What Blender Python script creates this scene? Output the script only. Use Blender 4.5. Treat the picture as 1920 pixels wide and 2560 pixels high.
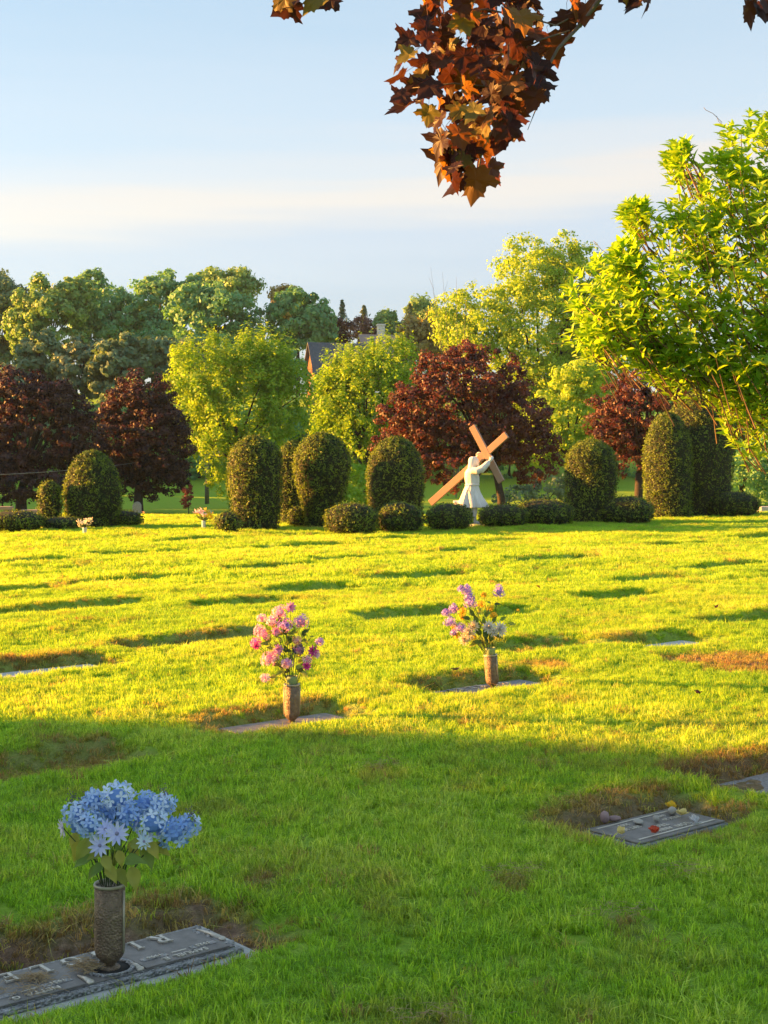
import bpy, math, random
import numpy as np
from mathutils import Vector, Matrix, Euler

# ------------------------------------------------------------------ camera, sky, sun, exposure
for o in list(bpy.data.objects):
    bpy.data.objects.remove(o, do_unlink=True)
SC = bpy.context.scene
COL = SC.collection
R = math.radians
CAM_H = 1.73
cam = bpy.data.cameras.new("camera")
cam.sensor_fit = 'VERTICAL'; cam.sensor_height = 36.0
cam.lens = 36.0 * 3550 / 2560
cam.shift_y = -136 / 2560
cam.clip_start = 0.1; cam.clip_end = 3000
camo = bpy.data.objects.new("camera", cam); COL.objects.link(camo)
camo.location = (0, 0, CAM_H); camo.rotation_euler = (R(90), 0, 0)
SC.camera = camo

SUN_EL = 11.0          # degrees above the horizon
SUN_AZ = 8.0          # degrees the sun stands beyond "exactly left" (+Y side)
sdir = Vector((-math.cos(R(SUN_AZ)) * math.cos(R(SUN_EL)), math.sin(R(SUN_AZ)) * math.cos(R(SUN_EL)), math.sin(R(SUN_EL))))

W = bpy.data.worlds.new("World"); SC.world = W; W.use_nodes = True
nt = W.node_tree; nt.nodes.clear()
def wn(t, **k):
    n = nt.nodes.new(t)
    for a, b in k.items(): setattr(n, a, b)
    return n
sky = wn('ShaderNodeTexSky', sky_type='NISHITA', sun_disc=False)
sky.sun_elevation = R(SUN_EL); sky.sun_rotation = math.atan2(sdir.x, sdir.y)
sky.air_density = 1.0; sky.dust_density = 1.2; sky.ozone_density = 1.4; sky.altitude = 100
geo = wn('ShaderNodeTexCoord')
sep = wn('ShaderNodeSeparateXYZ'); nt.links.new(geo.outputs['Generated'], sep.inputs[0])
mp = wn('ShaderNodeMapping'); mp.inputs['Scale'].default_value = (1.6, 1.6, 26)
nt.links.new(geo.outputs['Generated'], mp.inputs[0])
noi = wn('ShaderNodeTexNoise'); noi.inputs['Scale'].default_value = 1.3; noi.inputs['Detail'].default_value = 5
nt.links.new(mp.outputs[0], noi.inputs['Vector'])
def wmath(op, a, b=None):
    n = wn('ShaderNodeMath', operation=op)
    for i, v in enumerate((a, b)):
        if v is None: continue
        if hasattr(v, 'links'): nt.links.new(v, n.inputs[i])
        else: n.inputs[i].default_value = v
    return n.outputs[0]
# height above the horizon, a little wavy so the thin cloud sheet is uneven
wav = wmath('MULTIPLY', wmath('SUBTRACT', noi.outputs['Fac'], 0.5), 0.075)
hz = wmath('ADD', wmath('ADD', sep.outputs['Z'], wav), wmath('MULTIPLY', sep.outputs['X'], -0.06))
ramp = wn('ShaderNodeValToRGB')
nt.links.new(hz, ramp.inputs[0])
cr = ramp.color_ramp; cr.interpolation = 'EASE'
stops = [(0.0, (0.46, 0.52, 0.66, 1), ), (0.10, (0.50, 0.55, 0.70, 1)), (0.15, (0.64, 0.66, 0.76, 1)),
         (0.180, (1.02, 0.84, 0.68, 1)), (0.198, (0.84, 0.81, 0.79, 1)), (0.235, (0.68, 0.77, 0.85, 1)), (0.33, (0.54, 0.70, 0.83, 1)), (0.55, (0.54, 0.70, 0.83, 1)), (1.0, (0.54, 0.70, 0.83, 1))]
while len(cr.elements) > 1: cr.elements.remove(cr.elements[-1])
cr.elements[0].position = stops[0][0]; cr.elements[0].color = stops[0][1]
for p, c in stops[1:]:
    e = cr.elements.new(p); e.color = c
HAZE_MIX = 0.75
mix = wn('ShaderNodeMixRGB'); mix.inputs[0].default_value = HAZE_MIX
scl = wn('ShaderNodeMixRGB', blend_type='MULTIPLY'); scl.inputs[0].default_value = 1.0
nt.links.new(ramp.outputs[0], scl.inputs[1]); scl.inputs[2].default_value = (1.86, 1.86, 1.86, 1)
nt.links.new(sky.outputs[0], mix.inputs[1]); nt.links.new(scl.outputs[0], mix.inputs[2])
bg = wn('ShaderNodeBackground'); bg.inputs[1].default_value = 0.05
nt.links.new(mix.outputs[0], bg.inputs[0])
out = wn('ShaderNodeOutputWorld'); nt.links.new(bg.outputs[0], out.inputs[0])

sl = bpy.data.lights.new("sun", 'SUN'); sl.energy = 3.1; sl.angle = R(0.5); sl.color = (1.0, 0.43, 0.085)
so = bpy.data.objects.new("sun", sl); COL.objects.link(so)
so.rotation_euler = sdir.to_track_quat('Z', 'Y').to_euler(); so.location = (-40, 5, 20)

vs = SC.view_settings
vs.view_transform = 'Standard'; vs.look = 'None'; vs.gamma = 1.0; vs.use_curve_mapping = False
vs.exposure = 3.3
SC.render.engine = 'CYCLES'
SC.cycles.use_denoising = True
SC.cycles.max_bounces = 6; SC.cycles.diffuse_bounces = 3; SC.cycles.transmission_bounces = 4; SC.cycles.transparent_max_bounces = 4
SC.cycles.caustics_reflective = False; SC.cycles.caustics_refractive = False

# ------------------------------------------------------------------ measuring helpers
FD = 3067.4; CXD = 829.5; HYD = 988.5          # focal length, centre and horizon of the reference measurements
def mx(xd, d): return (xd - CXD) / FD * d
def mz(yd, d): return CAM_H - (yd - HYD) / FD * d
def gd(yd, z=0.0): return (CAM_H - z) * FD / (yd - HYD)
UX, UY = math.cos(R(40)), math.sin(R(40))      # direction of the grave rows
VX, VY = UY, -UX

def hash2(ix, iy, s):
    h = (ix.astype(np.int64) * 374761393 + iy.astype(np.int64) * 668265263 + s * 974711) & 0x7fffffff
    h = ((h ^ (h >> 13)) * 1274126177) & 0x7fffffff
    return ((h ^ (h >> 16)) & 0xffff) / 65535.0
def vnoise(x, y, s=0):
    x = np.asarray(x, float); y = np.asarray(y, float)
    ix = np.floor(x); iy = np.floor(y); fx = x - ix; fy = y - iy
    fx = fx * fx * (3 - 2 * fx); fy = fy * fy * (3 - 2 * fy)
    a = hash2(ix, iy, s); b = hash2(ix + 1, iy, s); c = hash2(ix, iy + 1, s); d = hash2(ix + 1, iy + 1, s)
    return (a * (1 - fx) + b * fx) * (1 - fy) + (c * (1 - fx) + d * fx) * fy
def fbm(x, y, s=0, o=4):
    t = 0; a = 0.5; n = 0
    for k in range(o):
        t = t + a * vnoise(x * 2 ** k, y * 2 ** k, s + k * 17); n += a; a *= 0.5
    return t / n
def sstep(a, b, x):
    t = np.clip((x - a) / (b - a), 0, 1); return t * t * (3 - 2 * t)

# ------------------------------------------------------------------ mesh + object helpers
def mk_mesh(name, V, faces, attrs=None, smooth=False):
    """faces: list of int arrays (m,k)"""
    if not isinstance(faces, (list, tuple)): faces = [faces]
    V = np.asarray(V, np.float32)
    me = bpy.data.meshes.new(name)
    loops = np.concatenate([np.asarray(f, np.int32).ravel() for f in faces])
    tot = np.concatenate([np.full(len(f), np.asarray(f).shape[1], np.int32) for f in faces])
    st = np.concatenate([[0], np.cumsum(tot)[:-1]]).astype(np.int32)
    me.vertices.add(len(V)); me.vertices.foreach_set('co', V.ravel())
    me.loops.add(len(loops)); me.loops.foreach_set('vertex_index', loops)
    me.polygons.add(len(tot)); me.polygons.foreach_set('loop_start', st)
    me.update(calc_edges=True)
    if smooth: me.polygons.foreach_set('use_smooth', np.ones(len(tot), bool))
    for k, (dom, arr) in (attrs or {}).items():
        a = me.attributes.new(k, 'FLOAT', dom); a.data.foreach_set('value', np.asarray(arr, np.float32))
    return me
class MB:
    """collects simple shapes into one mesh"""
    def __init__(s): s.V = []; s.F = {3: [], 4: []}; s.n = 0; s.big = []
    def add(s, V, F):
        V = np.asarray(V, float).reshape(-1, 3)
        for f in F:
            f = [i + s.n for i in f]
            if len(f) in (3, 4): s.F[len(f)].append(f)
            else: s.big.append(f)
        s.V.append(V); s.n += len(V); return s
    def box(s, c, h, rot=None):
        P = np.array([[x, y, z] for x in (-1, 1) for y in (-1, 1) for z in (-1, 1)], float) * np.array(h)
        if rot is not None: P = P @ np.array(rot.to_3x3()).T
        P = P + np.array(c)
        return s.add(P, [(0, 1, 3, 2), (4, 6, 7, 5), (0, 4, 5, 1), (2, 3, 7, 6), (0, 2, 6, 4), (1, 5, 7, 3)])
    def tube(s, pts, rad, n=6, cap=True):
        pts = [Vector(p) for p in pts]
        if not hasattr(rad, '__len__'): rad = [rad] * len(pts)
        V = []; up = Vector((0.13, 0.2, 1)).normalized()
        for i, p in enumerate(pts):
            t = (pts[min(i + 1, len(pts) - 1)] - pts[max(i - 1, 0)])
            if t.length < 1e-9: t = Vector((0, 0, 1))
            t.normalize()
            a = t.cross(up)
            if a.length < 1e-3: a = t.cross(Vector((1, 0, 0)))
            a.normalize(); b = t.cross(a)
            for k in range(n):
                th = 2 * math.pi * k / n
                V.append(p + (a * math.cos(th) + b * math.sin(th)) * rad[i])
        F = []
        for i in range(len(pts) - 1):
            for k in range(n):
                F.append((i * n + k, i * n + (k + 1) % n, (i + 1) * n + (k + 1) % n, (i + 1) * n + k))
        if cap:
            F.append(tuple(range(n))[::-1]); F.append(tuple((len(pts) - 1) * n + k for k in range(n)))
        return s.add([tuple(v) for v in V], F)
    def lathe(s, prof, n=24, c=(0, 0, 0), cap=True, fold=None):
        V = []
        for j, (r, z) in enumerate(prof):
            for k in range(n):
                th = 2 * math.pi * k / n
                rr = r * (1 + (fold(th, j) if fold else 0))
                V.append((c[0] + rr * math.cos(th), c[1] + rr * math.sin(th), c[2] + z))
        F = []
        for j in range(len(prof) - 1):
            for k in range(n):
                F.append((j * n + k, j * n + (k + 1) % n, (j + 1) * n + (k + 1) % n, (j + 1) * n + k))
        if cap:
            F.append(tuple(range(n))[::-1]); F.append(tuple((len(prof) - 1) * n + k for k in range(n)))
        return s.add(V, F)
    def rings(s, rings, cap=True):
        n = len(rings[0]); V = [p for r in rings for p in r]; F = []
        for j in range(len(rings) - 1):
            for k in range(n):
                F.append((j * n + k, j * n + (k + 1) % n, (j + 1) * n + (k + 1) % n, (j + 1) * n + k))
        if cap:
            F.append(tuple(range(n))[::-1]); F.append(tuple((len(rings) - 1) * n + k for k in range(n)))
        return s.add(V, F)
    def ball(s, c, r, nu=10, nv=7, jit=0, rng=None):
        r = r if hasattr(r, '__len__') else (r, r, r)
        V = []; F = []
        for j in range(nv + 1):
            ph = math.pi * j / nv
            for k in range(nu):
                th = 2 * math.pi * k / nu
                q = 1 + (rng.uniform(-jit, jit) if rng else 0)
                V.append((c[0] + q * r[0] * math.sin(ph) * math.cos(th), c[1] + q * r[1] * math.sin(ph) * math.sin(th), c[2] + q * r[2] * math.cos(ph)))
        for j in range(nv):
            for k in range(nu):
                F.append((j * nu + k, (j + 1) * nu + k, (j + 1) * nu + (k + 1) % nu, j * nu + (k + 1) % nu))
        return s.add(V, F)
    def mesh(s, name, smooth=False):
        V = np.concatenate(s.V); me = bpy.data.meshes.new(name)
        me.from_pydata(V.tolist(), [], s.F[3] + s.F[4] + s.big); me.update()
        if smooth: me.polygons.foreach_set('use_smooth', np.ones(len(me.polygons), bool))
        return me

def link(name, me, mat=None, parent=None, loc=None, rot=None):
    o = bpy.data.objects.new(name, me); COL.objects.link(o)
    if mat is not None and me is not None and not me.materials: me.materials.append(mat)
    if parent is not None: o.parent = parent
    if loc is not None: o.location = loc
    if rot is not None: o.rotation_euler = rot
    return o
def tag(o, label, cat, group=None):
    o['label'] = label; o['category'] = cat
    if group: o['group'] = group
    return o
def thing(name, label, cat, loc=(0, 0, 0), rot=None, group=None):
    o = link(name, None, loc=loc, rot=rot)
    o.empty_display_size = 0.1
    return tag(o, label, cat, group)
def structure(o): o['kind'] = 'structure'; return o
def stuff(o): o['kind'] = 'stuff'; return o

# ------------------------------------------------------------------ materials
def newmat(name):
    m = bpy.data.materials.new(name); m.use_nodes = True; m.node_tree.nodes.clear(); return m, m.node_tree
class NT:
    def __init__(s, t): s.t = t
    def n(s, ty, **k):
        n = s.t.nodes.new(ty)
        for a, b in k.items():
            if a == 'ins':
                for q, v in b.items():
                    if hasattr(v, 'links'): s.t.links.new(v, n.inputs[q])
                    else: n.inputs[q].default_value = v
            else: setattr(n, a, b)
        return n
    def l(s, a, b): s.t.links.new(a, b)
    def mixc(s, f, a, b, bt='MIX'):
        n = s.n('ShaderNodeMixRGB', blend_type=bt)
        for i, v in enumerate((f, a, b)):
            if hasattr(v, 'links'): s.l(v, n.inputs[i])
            else: n.inputs[i].default_value = v if i == 0 else (*v, 1) if len(v) == 3 else v
        return n.outputs[0]
    def m(s, op, a, b=0.0):
        n = s.n('ShaderNodeMath', operation=op)
        for i, v in enumerate((a, b)):
            if hasattr(v, 'links'): s.l(v, n.inputs[i])
            else: n.inputs[i].default_value = v
        return n.outputs[0]
    def attr(s, name, ty='GEOMETRY'):
        n = s.n('ShaderNodeAttribute', attribute_name=name, attribute_type=ty); return n.outputs['Fac']
    def noise(s, scale, detail=4, vec=None, rough=0.55):
        n = s.n('ShaderNodeTexNoise', ins={'Scale': scale, 'Detail': detail, 'Roughness': rough})
        if vec is not None: s.l(vec, n.inputs['Vector'])
        return n.outputs['Fac']
    def obj(s): return s.n('ShaderNodeTexCoord').outputs['Object']
    def ramp(s, f, stops):
        n = s.n('ShaderNodeValToRGB'); s.l(f, n.inputs[0]); e = n.color_ramp
        e.elements[0].position = stops[0][0]; e.elements[0].color = (*stops[0][1], 1)
        e.elements[1].position = stops[-1][0]; e.elements[1].color = (*stops[-1][1], 1)
        for p, c in stops[1:-1]:
            q = e.elements.new(p); q.color = (*c, 1)
        return n.outputs[0]
    def bump(s, h, st=0.5, dist=0.01):
        return s.n('ShaderNodeBump', ins={'Height': h, 'Strength': st, 'Distance': dist}).outputs[0]
    def out(s, sh): o = s.n('ShaderNodeOutputMaterial'); s.l(sh, o.inputs[0])
    def bsdf(s, col, rough=0.6, metal=0, spec=0.4, nrm=None, **k):
        n = s.n('ShaderNodeBsdfPrincipled')
        for nm, v in (('Base Color', col), ('Roughness', rough), ('Metallic', metal), ('Specular IOR Level', spec)):
            if hasattr(v, 'links'): s.l(v, n.inputs[nm])
            else: n.inputs[nm].default_value = (*v, 1) if hasattr(v, '__len__') and len(v) == 3 else v
        if nrm is not None: s.l(nrm, n.inputs['Normal'])
        return n.outputs[0]

def leaf_mat(name, ca, cb, tr, trans=0.4, rough=0.5, spec=0.3, src='attr', inst=False, extra=None):
    """two-tone foliage driven by each leaf's own tint, with light passing through the leaf"""
    m, t = newmat(name); N = NT(t)
    f = N.attr('tint', 'INSTANCER' if inst else 'GEOMETRY') if src == 'attr' else N.n('ShaderNodeObjectInfo').outputs['Random']
    stops = [(0.0, ca), (1.0, cb)] if extra is None else extra
    c = N.ramp(f, stops)
    b = N.bsdf(c, rough, spec=spec)
    tc = N.mixc(1.0, c, tr, 'MULTIPLY')
    tl = N.n('ShaderNodeBsdfTranslucent', ins={'Color': tc}).outputs[0]
    mx_ = N.n('ShaderNodeMixShader', ins={0: trans}); N.l(b, mx_.inputs[1]); N.l(tl, mx_.inputs[2])
    N.out(mx_.outputs[0]); return m
def simple_mat(name, col, col2=None, scale=8, rough=0.7, metal=0, spec=0.4, bump=0.0, bscale=40, detail=5):
    m, t = newmat(name); N = NT(t); v = N.obj()
    c = N.ramp(N.noise(scale, detail, v), [(0.3, col), (0.7, col2 or col)])
    nrm = N.bump(N.noise(bscale, 4, v), bump, 0.01) if bump else None
    N.out(N.bsdf(c, rough, metal, spec, nrm)); return m
M = {}
# foliage
M['yew'] = leaf_mat('yew_foliage', (0.014, 0.038, 0.016), (0.240, 0.340, 0.040), (1.4, 1.3, .4), 0.35, 0.55)
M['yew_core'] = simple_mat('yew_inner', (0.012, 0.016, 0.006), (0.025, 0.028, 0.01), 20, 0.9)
M['maple_green'] = leaf_mat('spring_maple_leaves', (0.170, 0.340, 0.034), (0.400, 0.530, 0.040), (1.4, 1.4, .5), 0.5)
M['tall_green'] = leaf_mat('tall_tree_leaves', (0.240, 0.400, 0.050), (0.440, 0.560, 0.065), (1.4, 1.35, .5), 0.5)
M['purple'] = leaf_mat('purple_maple_leaves', (0.050, 0.024, 0.024), (0.165, 0.075, 0.056), (1.8, .8, .5), 0.34)
M['purple_dark'] = leaf_mat('dark_purple_maple_leaves', (0.018, 0.012, 0.017), (0.085, 0.040, 0.034), (1.8, .8, .6), 0.25)
M['wood_a'] = leaf_mat('far_wood_green', (0.105, 0.270, 0.130), (0.235, 0.430, 0.175), (1.3, 1.4, .6), 0.35)
M['wood_b'] = leaf_mat('far_wood_yellow', (0.140, 0.290, 0.100), (0.310, 0.430, 0.130), (1.3, 1.4, .6), 0.35)
M['wood_c'] = leaf_mat('far_wood_olive', (0.110, 0.200, 0.115), (0.215, 0.300, 0.145), (1.3, 1.3, .6), 0.30)
M['wood_d'] = leaf_mat('far_wood_rust', (0.270, 0.220, 0.075), (0.430, 0.360, 0.100), (1.3, 1.2, .6), 0.30)
M['conifer'] = leaf_mat('far_conifer', (0.090, 0.160, 0.100), (0.190, 0.260, 0.130), (1.2, 1.3, .8), 0.15)
M['pink_shrub'] = leaf_mat('far_pink_shrub', (0.130, 0.065, 0.050), (0.220, 0.120, 0.085), (1.3, 1.2, 1), 0.25)
M['sapling'] = leaf_mat('red_sapling_leaves', (0.130, 0.030, 0.028), (0.260, 0.070, 0.050), (1.8, .9, .6), 0.35)
M['shrub'] = leaf_mat('bright_shrub_leaves', (0.190, 0.400, 0.030), (0.390, 0.530, 0.042), (1.5, 1.45, .5), 0.5, 0.42, 0.4)
M['shrub_obj'] = leaf_mat('bright_shrub_leaf', (0.190, 0.400, 0.030), (0.390, 0.530, 0.042), (1.5, 1.45, .5), 0.5, 0.42, 0.4, src='obj')
M['branch_leaf'] = leaf_mat('red_maple_leaf', None, None, (2.3, 1.55, .6), 0.44, 0.45, 0.22, src='obj',
    extra=[(0.0, (0.028, 0.014, 0.014)), (0.50, (0.046, 0.020, 0.017)), (0.70, (0.095, 0.042, 0.018)), (0.86, (0.17, 0.100, 0.020)), (1.0, (0.15, 0.145, 0.034))])
M['bark'] = simple_mat('bark', (0.022, 0.017, 0.014), (0.055, 0.044, 0.036), 14, 0.9, bump=0.8, bscale=30)
M['twig'] = simple_mat('twig', (0.11, 0.065, 0.035), (0.20, 0.13, 0.07), 14, 0.8)
M['twig_grey'] = simple_mat('grey_twig', (0.09, 0.075, 0.06), (0.19, 0.16, 0.13), 18, 0.8)

# ------------------------------------------------------------------ graves: sunken plots in the lawn
# centre x, y, length along the row, width, depth, bare soil amount, stone shown
PL = []
def plot_from(xd, yd, L, Wd, depth, bare, stone): 
    d = gd(yd); PL.append((mx(xd, d), d, L, Wd, depth, bare, stone)); return len(PL) - 1
NEAR = (-0.985, 4.885); PL.append((NEAR[0], NEAR[1], 1.10, 0.41, 0.060, 0.95, True))
i_near = 0
i_right = plot_from(1418, 1772, 0.66, 0.36, 0.062, 0.85, True)
i_pink = plot_from(612, 1550, 0.98, 0.36, 0.060, 0.50, True)
i_lilac = plot_from(1052, 1474, 1.10, 0.38, 0.062, 0.45, True)
i_redge = plot_from(1690, 1668, 0.95, 0.40, 0.070, 0.85, True)
i_farr = plot_from(1440, 1383, 0.95, 0.40, 0.075, 0.25, True)
i_farl = plot_from(95, 1442, 1.05, 0.40, 0.075, 0.50, True)
for xd, yd, L, dp, ba in [(645, 1181, 1.6, .10, 0), (585, 1226, 1.3, .10, .1), (290, 1253, 1.5, .10, .05), (5, 1279, 1.0, .10, 0),
        (140, 1316, 1.5, .10, .15), (668, 1271, 1.0, .10, .1), (905, 1246, 1.25, .10, .05), (1188, 1208, 1.5, .11, .1), (1475, 1176, 1.3, .09, 0),
        (1565, 1223, 1.2, .10, .1), (1640, 1161, 1.2, .09, 0), (893, 1328, 1.0, .09, .2), (432, 1385, 1.15, .095, .5), (1612, 1338, 0.9, .10, .2),
        (88, 1640, 1.0, .09, .55), (1092, 1326, .5, .08, .1), (300, 1195, 1.3, .08, 0), (960, 1190, 1.3, .08, 0), (1330, 1290, .9, .06, .05), (60, 1215, 1.2, .08, 0), (1090, 1168, 1.3, .08, 0), (820, 1165, 1.3, .07, 0), (420, 1168, 1.3, .07, 0), (1350, 1150, 1.3, .07, 0), (760, 1208, 1.2, .07, 0), (1400, 1250, 1.0, .06, 0), (520, 1305, .9, .05, .1), (1180, 1395, .8, .05, .25)]:
    plot_from(xd, yd, L * (1.28 if yd < 1400 else 1), 0.36 if yd < 1400 else .42, dp, ba, False)

def plot_coords(p, x, y):
    dx = x - p[0]; dy = y - p[1]
    return dx * UX + dy * UY, dx * VX + dy * VY
def gz(x, y):
    x = np.asarray(x, float); y = np.asarray(y, float)
    z = (fbm(x * 0.55 + 3, y * 0.55, 5, 3) - 0.5) * (0.075 + 0.05 * sstep(8, 14, y)) + (fbm(x * 1.9, y * 1.9, 9, 2) - 0.5) * 0.020
    z = z * np.clip((90 - y) / 60, 0, 1)
    z = z - 1.2 * sstep(40, 62, y)
    z = z + 9.2 * sstep(85, 148, y) + 5 * sstep(148, 260, y) + 0.15 * sstep(6, 16, x) * sstep(30, 40, y)
    for p in PL:
        a, b = plot_coords(p, x, y)
        sel = (np.abs(a) < p[2] / 2 + 0.6) & (np.abs(b) < p[3] / 2 + 0.7)
        if not np.any(sel): continue
        aa = np.abs(a) + (vnoise(x * 9, y * 9, 3) - .5) * .10
        bb = b + (vnoise(x * 8, y * 8, 4) - .5) * .10
        sa = 1 - sstep(p[2] / 2 + 0.0, p[2] / 2 + 0.20, aa)
        sb = sstep(-p[3] / 2 - 0.12, -p[3] / 2 - 0.01, bb) * (1 - sstep(p[3] / 2 + 0.0, p[3] / 2 + 0.17, bb))
        bank = np.exp(-((bb + p[3] / 2 + 0.22) / 0.13) ** 2) * (1 - sstep(p[2] / 2, p[2] / 2 + .2, aa))
        z = z + np.where(sel, -p[4] * sa * sb + 0.022 * bank, 0)
    return z + CLOD[0] * (fbm(x * 9, y * 9, 33, 3) - .5) * bare_mask(x, y) * (y < 16)
CLOD = [.055]
def bare_mask(x, y):
    m = np.zeros(np.shape(x))
    n = fbm(np.asarray(x) * 7, np.asarray(y) * 7, 21, 4)
    for p in PL:
        if p[5] <= 0: continue
        a, b = plot_coords(p, x, y)
        da = np.maximum(np.abs(a) - p[2] / 2, 0); db = np.where(b < 0, np.maximum(-b - p[3] / 2, 0) / 1.5, np.maximum(b - p[3] / 2, 0) * 3.0)
        dd = np.sqrt(da ** 2 * 1.2 + db ** 2)
        m = np.maximum(m, p[5] * (1 - sstep(0.03, 0.27, dd + (n - .5) * 0.22)))
    # reddish raked earth at the right edge of the lawn
    for (xd, yd, rx, ry) in [(1630, 1432, .62, .80), (1500, 1425, .30, .30)]:
        d0 = gd(yd); x0 = mx(xd, d0)
        q = np.sqrt(((np.asarray(x) - x0) / rx) ** 2 + ((np.asarray(y) - d0) / ry) ** 2)
        m = np.maximum(m, 0.95 * (1 - sstep(0.55, 1.1, q + (n - .5) * 0.9)))
    for (xd, yd, rr) in [(1180, 1440, .28), (820, 1668, .10), (1110, 1915, .12), (1345, 2005, .16), (950, 2240, .12), (210, 1400, .2), (560, 1905, .16)]:
        d0 = gd(yd); x0 = mx(xd, d0)
        q = np.hypot(np.asarray(x) - x0, (np.asarray(y) - d0) * .6) / rr
        m = np.maximum(m, 0.45 * (1 - sstep(0.3, 1.1, q + (n - .5) * 0.9)))
    return m
def G(x, y): return float(gz(np.array([x]), np.array([y]))[0])

# ------------------------------------------------------------------ the lawn sheet, reaching to the horizon
def axis(segs, tail, grow):
    v = [segs[0][0]]
    for a, b, st in segs: v += list(np.arange(a + st, b + 1e-6, st))
    hi = v[-1]; st = segs[-1][2]
    while hi < tail: st *= grow; hi += st; v.append(hi)
    return v
xr = axis([(0, 2.6, .035), (2.6, 8, .11), (8, 14, .3)], 420, 1.18)
xs = np.array([-q for q in xr[::-1][:-1]] + xr)
yf = axis([(4.0, 11, .034), (11, 18, .065), (18, 46, .14), (46, 70, .5)], 700, 1.10)
yb = [4.0]; st = .03
while yb[-1] > -120: st *= 1.25; yb.append(yb[-1] - st)
ys = np.array(yb[::-1][:-1] + yf)
XX, YY = np.meshgrid(xs, ys)
ZZ = gz(XX.ravel(), YY.ravel()); BM = bare_mask(XX.ravel(), YY.ravel())
nx, ny = len(xs), len(ys)
I = np.arange(nx * ny).reshape(ny, nx)
FQ = np.stack([I[:-1, :-1], I[:-1, 1:], I[1:, 1:], I[1:, :-1]], -1).reshape(-1, 4)
m, t = newmat('lawn_ground'); N = NT(t); v = N.obj()
turf = N.ramp(N.noise(22.0, 8, v, .75), [(0.3, (0.180, 0.330, 0.032)), (0.55, (0.280, 0.440, 0.042)), (0.75, (0.360, 0.440, 0.090))])
soil = N.ramp(N.noise(28, 6, v, .7), [(0.3, (0.110, 0.062, 0.052)), (0.55, (0.230, 0.135, 0.108)), (0.75, (0.400, 0.275, 0.185))])
c = N.mixc(N.attr('bare'), turf, soil)
nrm = N.bump(N.m('ADD', N.noise(60, 4, v), N.m('MULTIPLY', N.noise(14, 5, v), 1.2)), 0.9, 0.03)
N.out(N.bsdf(c, 0.95, spec=0.1, nrm=nrm)); M['lawn'] = m
lawn = structure(link('lawn', mk_mesh('lawn', np.stack([XX.ravel(), YY.ravel(), ZZ], 1), FQ, {'bare': ('POINT', BM)}, True), m))

# ------------------------------------------------------------------ grass (stuff): tufts on the lawn
def tuft(name, nb, rad, h0, h1, w, seed, flop=0.35, vary=1.0):
    g = np.random.default_rng(seed)
    V = []; F3 = []; F4 = []; H = []; BT = []
    for i in range(nb):
        BT += [g.uniform(-1, 1) * vary] * 5
        a = g.uniform(0, 2 * np.pi); r = rad * math.sqrt(g.uniform()); bx, by = r * math.cos(a), r * math.sin(a)
        h = g.uniform(h0, h1) * (1.35 if g.uniform() < .07 else 1); th = g.uniform(0, 2 * np.pi); fl = abs(g.normal(0, flop)) * h
        lx, ly = math.cos(th) * fl, math.sin(th) * fl
        q = g.uniform(0, 2 * np.pi); wx, wy = math.cos(q) * w * .5, math.sin(q) * w * .5
        s = len(V)
        V += [(bx - wx, by - wy, -.012), (bx + wx, by + wy, -.012), (bx + lx * .35 - wx * .9, by + ly * .35 - wy * .9, h * .6),
              (bx + lx * .35 + wx * .9, by + ly * .35 + wy * .9, h * .6), (bx + lx, by + ly, h * (1 - .45 * min(1, fl / h)))]
        H += [0, 0, .6, .6, 1]
        F4.append((s, s + 1, s + 3, s + 2)); F3.append((s + 2, s + 3, s + 4))
    return mk_mesh(name, V, [np.array(F4), np.array(F3)], {'h': ('POINT', H), 'bt': ('POINT', BT)})
m, t = newmat('grass_blades'); N = NT(t)
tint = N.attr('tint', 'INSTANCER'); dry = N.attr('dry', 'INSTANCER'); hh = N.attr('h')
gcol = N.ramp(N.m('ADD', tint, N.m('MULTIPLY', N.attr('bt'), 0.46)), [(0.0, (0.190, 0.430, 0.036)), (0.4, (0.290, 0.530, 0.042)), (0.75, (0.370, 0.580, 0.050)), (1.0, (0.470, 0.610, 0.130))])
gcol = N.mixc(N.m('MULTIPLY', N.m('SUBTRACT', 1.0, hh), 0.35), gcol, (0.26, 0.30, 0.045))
dcol = N.ramp(tint, [(0.0, (0.200, 0.130, 0.060)), (1.0, (0.460, 0.340, 0.160))])
c = N.mixc(dry, gcol, dcol)
br = N.m('ADD', 1.0, N.m('MULTIPLY', N.attr('bt'), 0.42)); cb_ = N.n('ShaderNodeCombineXYZ', ins={0: br, 1: br, 2: br}).outputs[0]; c = N.mixc(1.0, c, cb_, 'MULTIPLY')
b = N.bsdf(c, 0.46, spec=0.30)
tl = N.n('ShaderNodeBsdfTranslucent', ins={'Color': N.mixc(1.0, c, (1.7, 1.45, .6), 'MULTIPLY')}).outputs[0]
ms = N.n('ShaderNodeMixShader', ins={0: 0.5}); N.l(b, ms.inputs[1]); N.l(tl, ms.inputs[2]); N.out(ms.outputs[0]); M['grass'] = m

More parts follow.
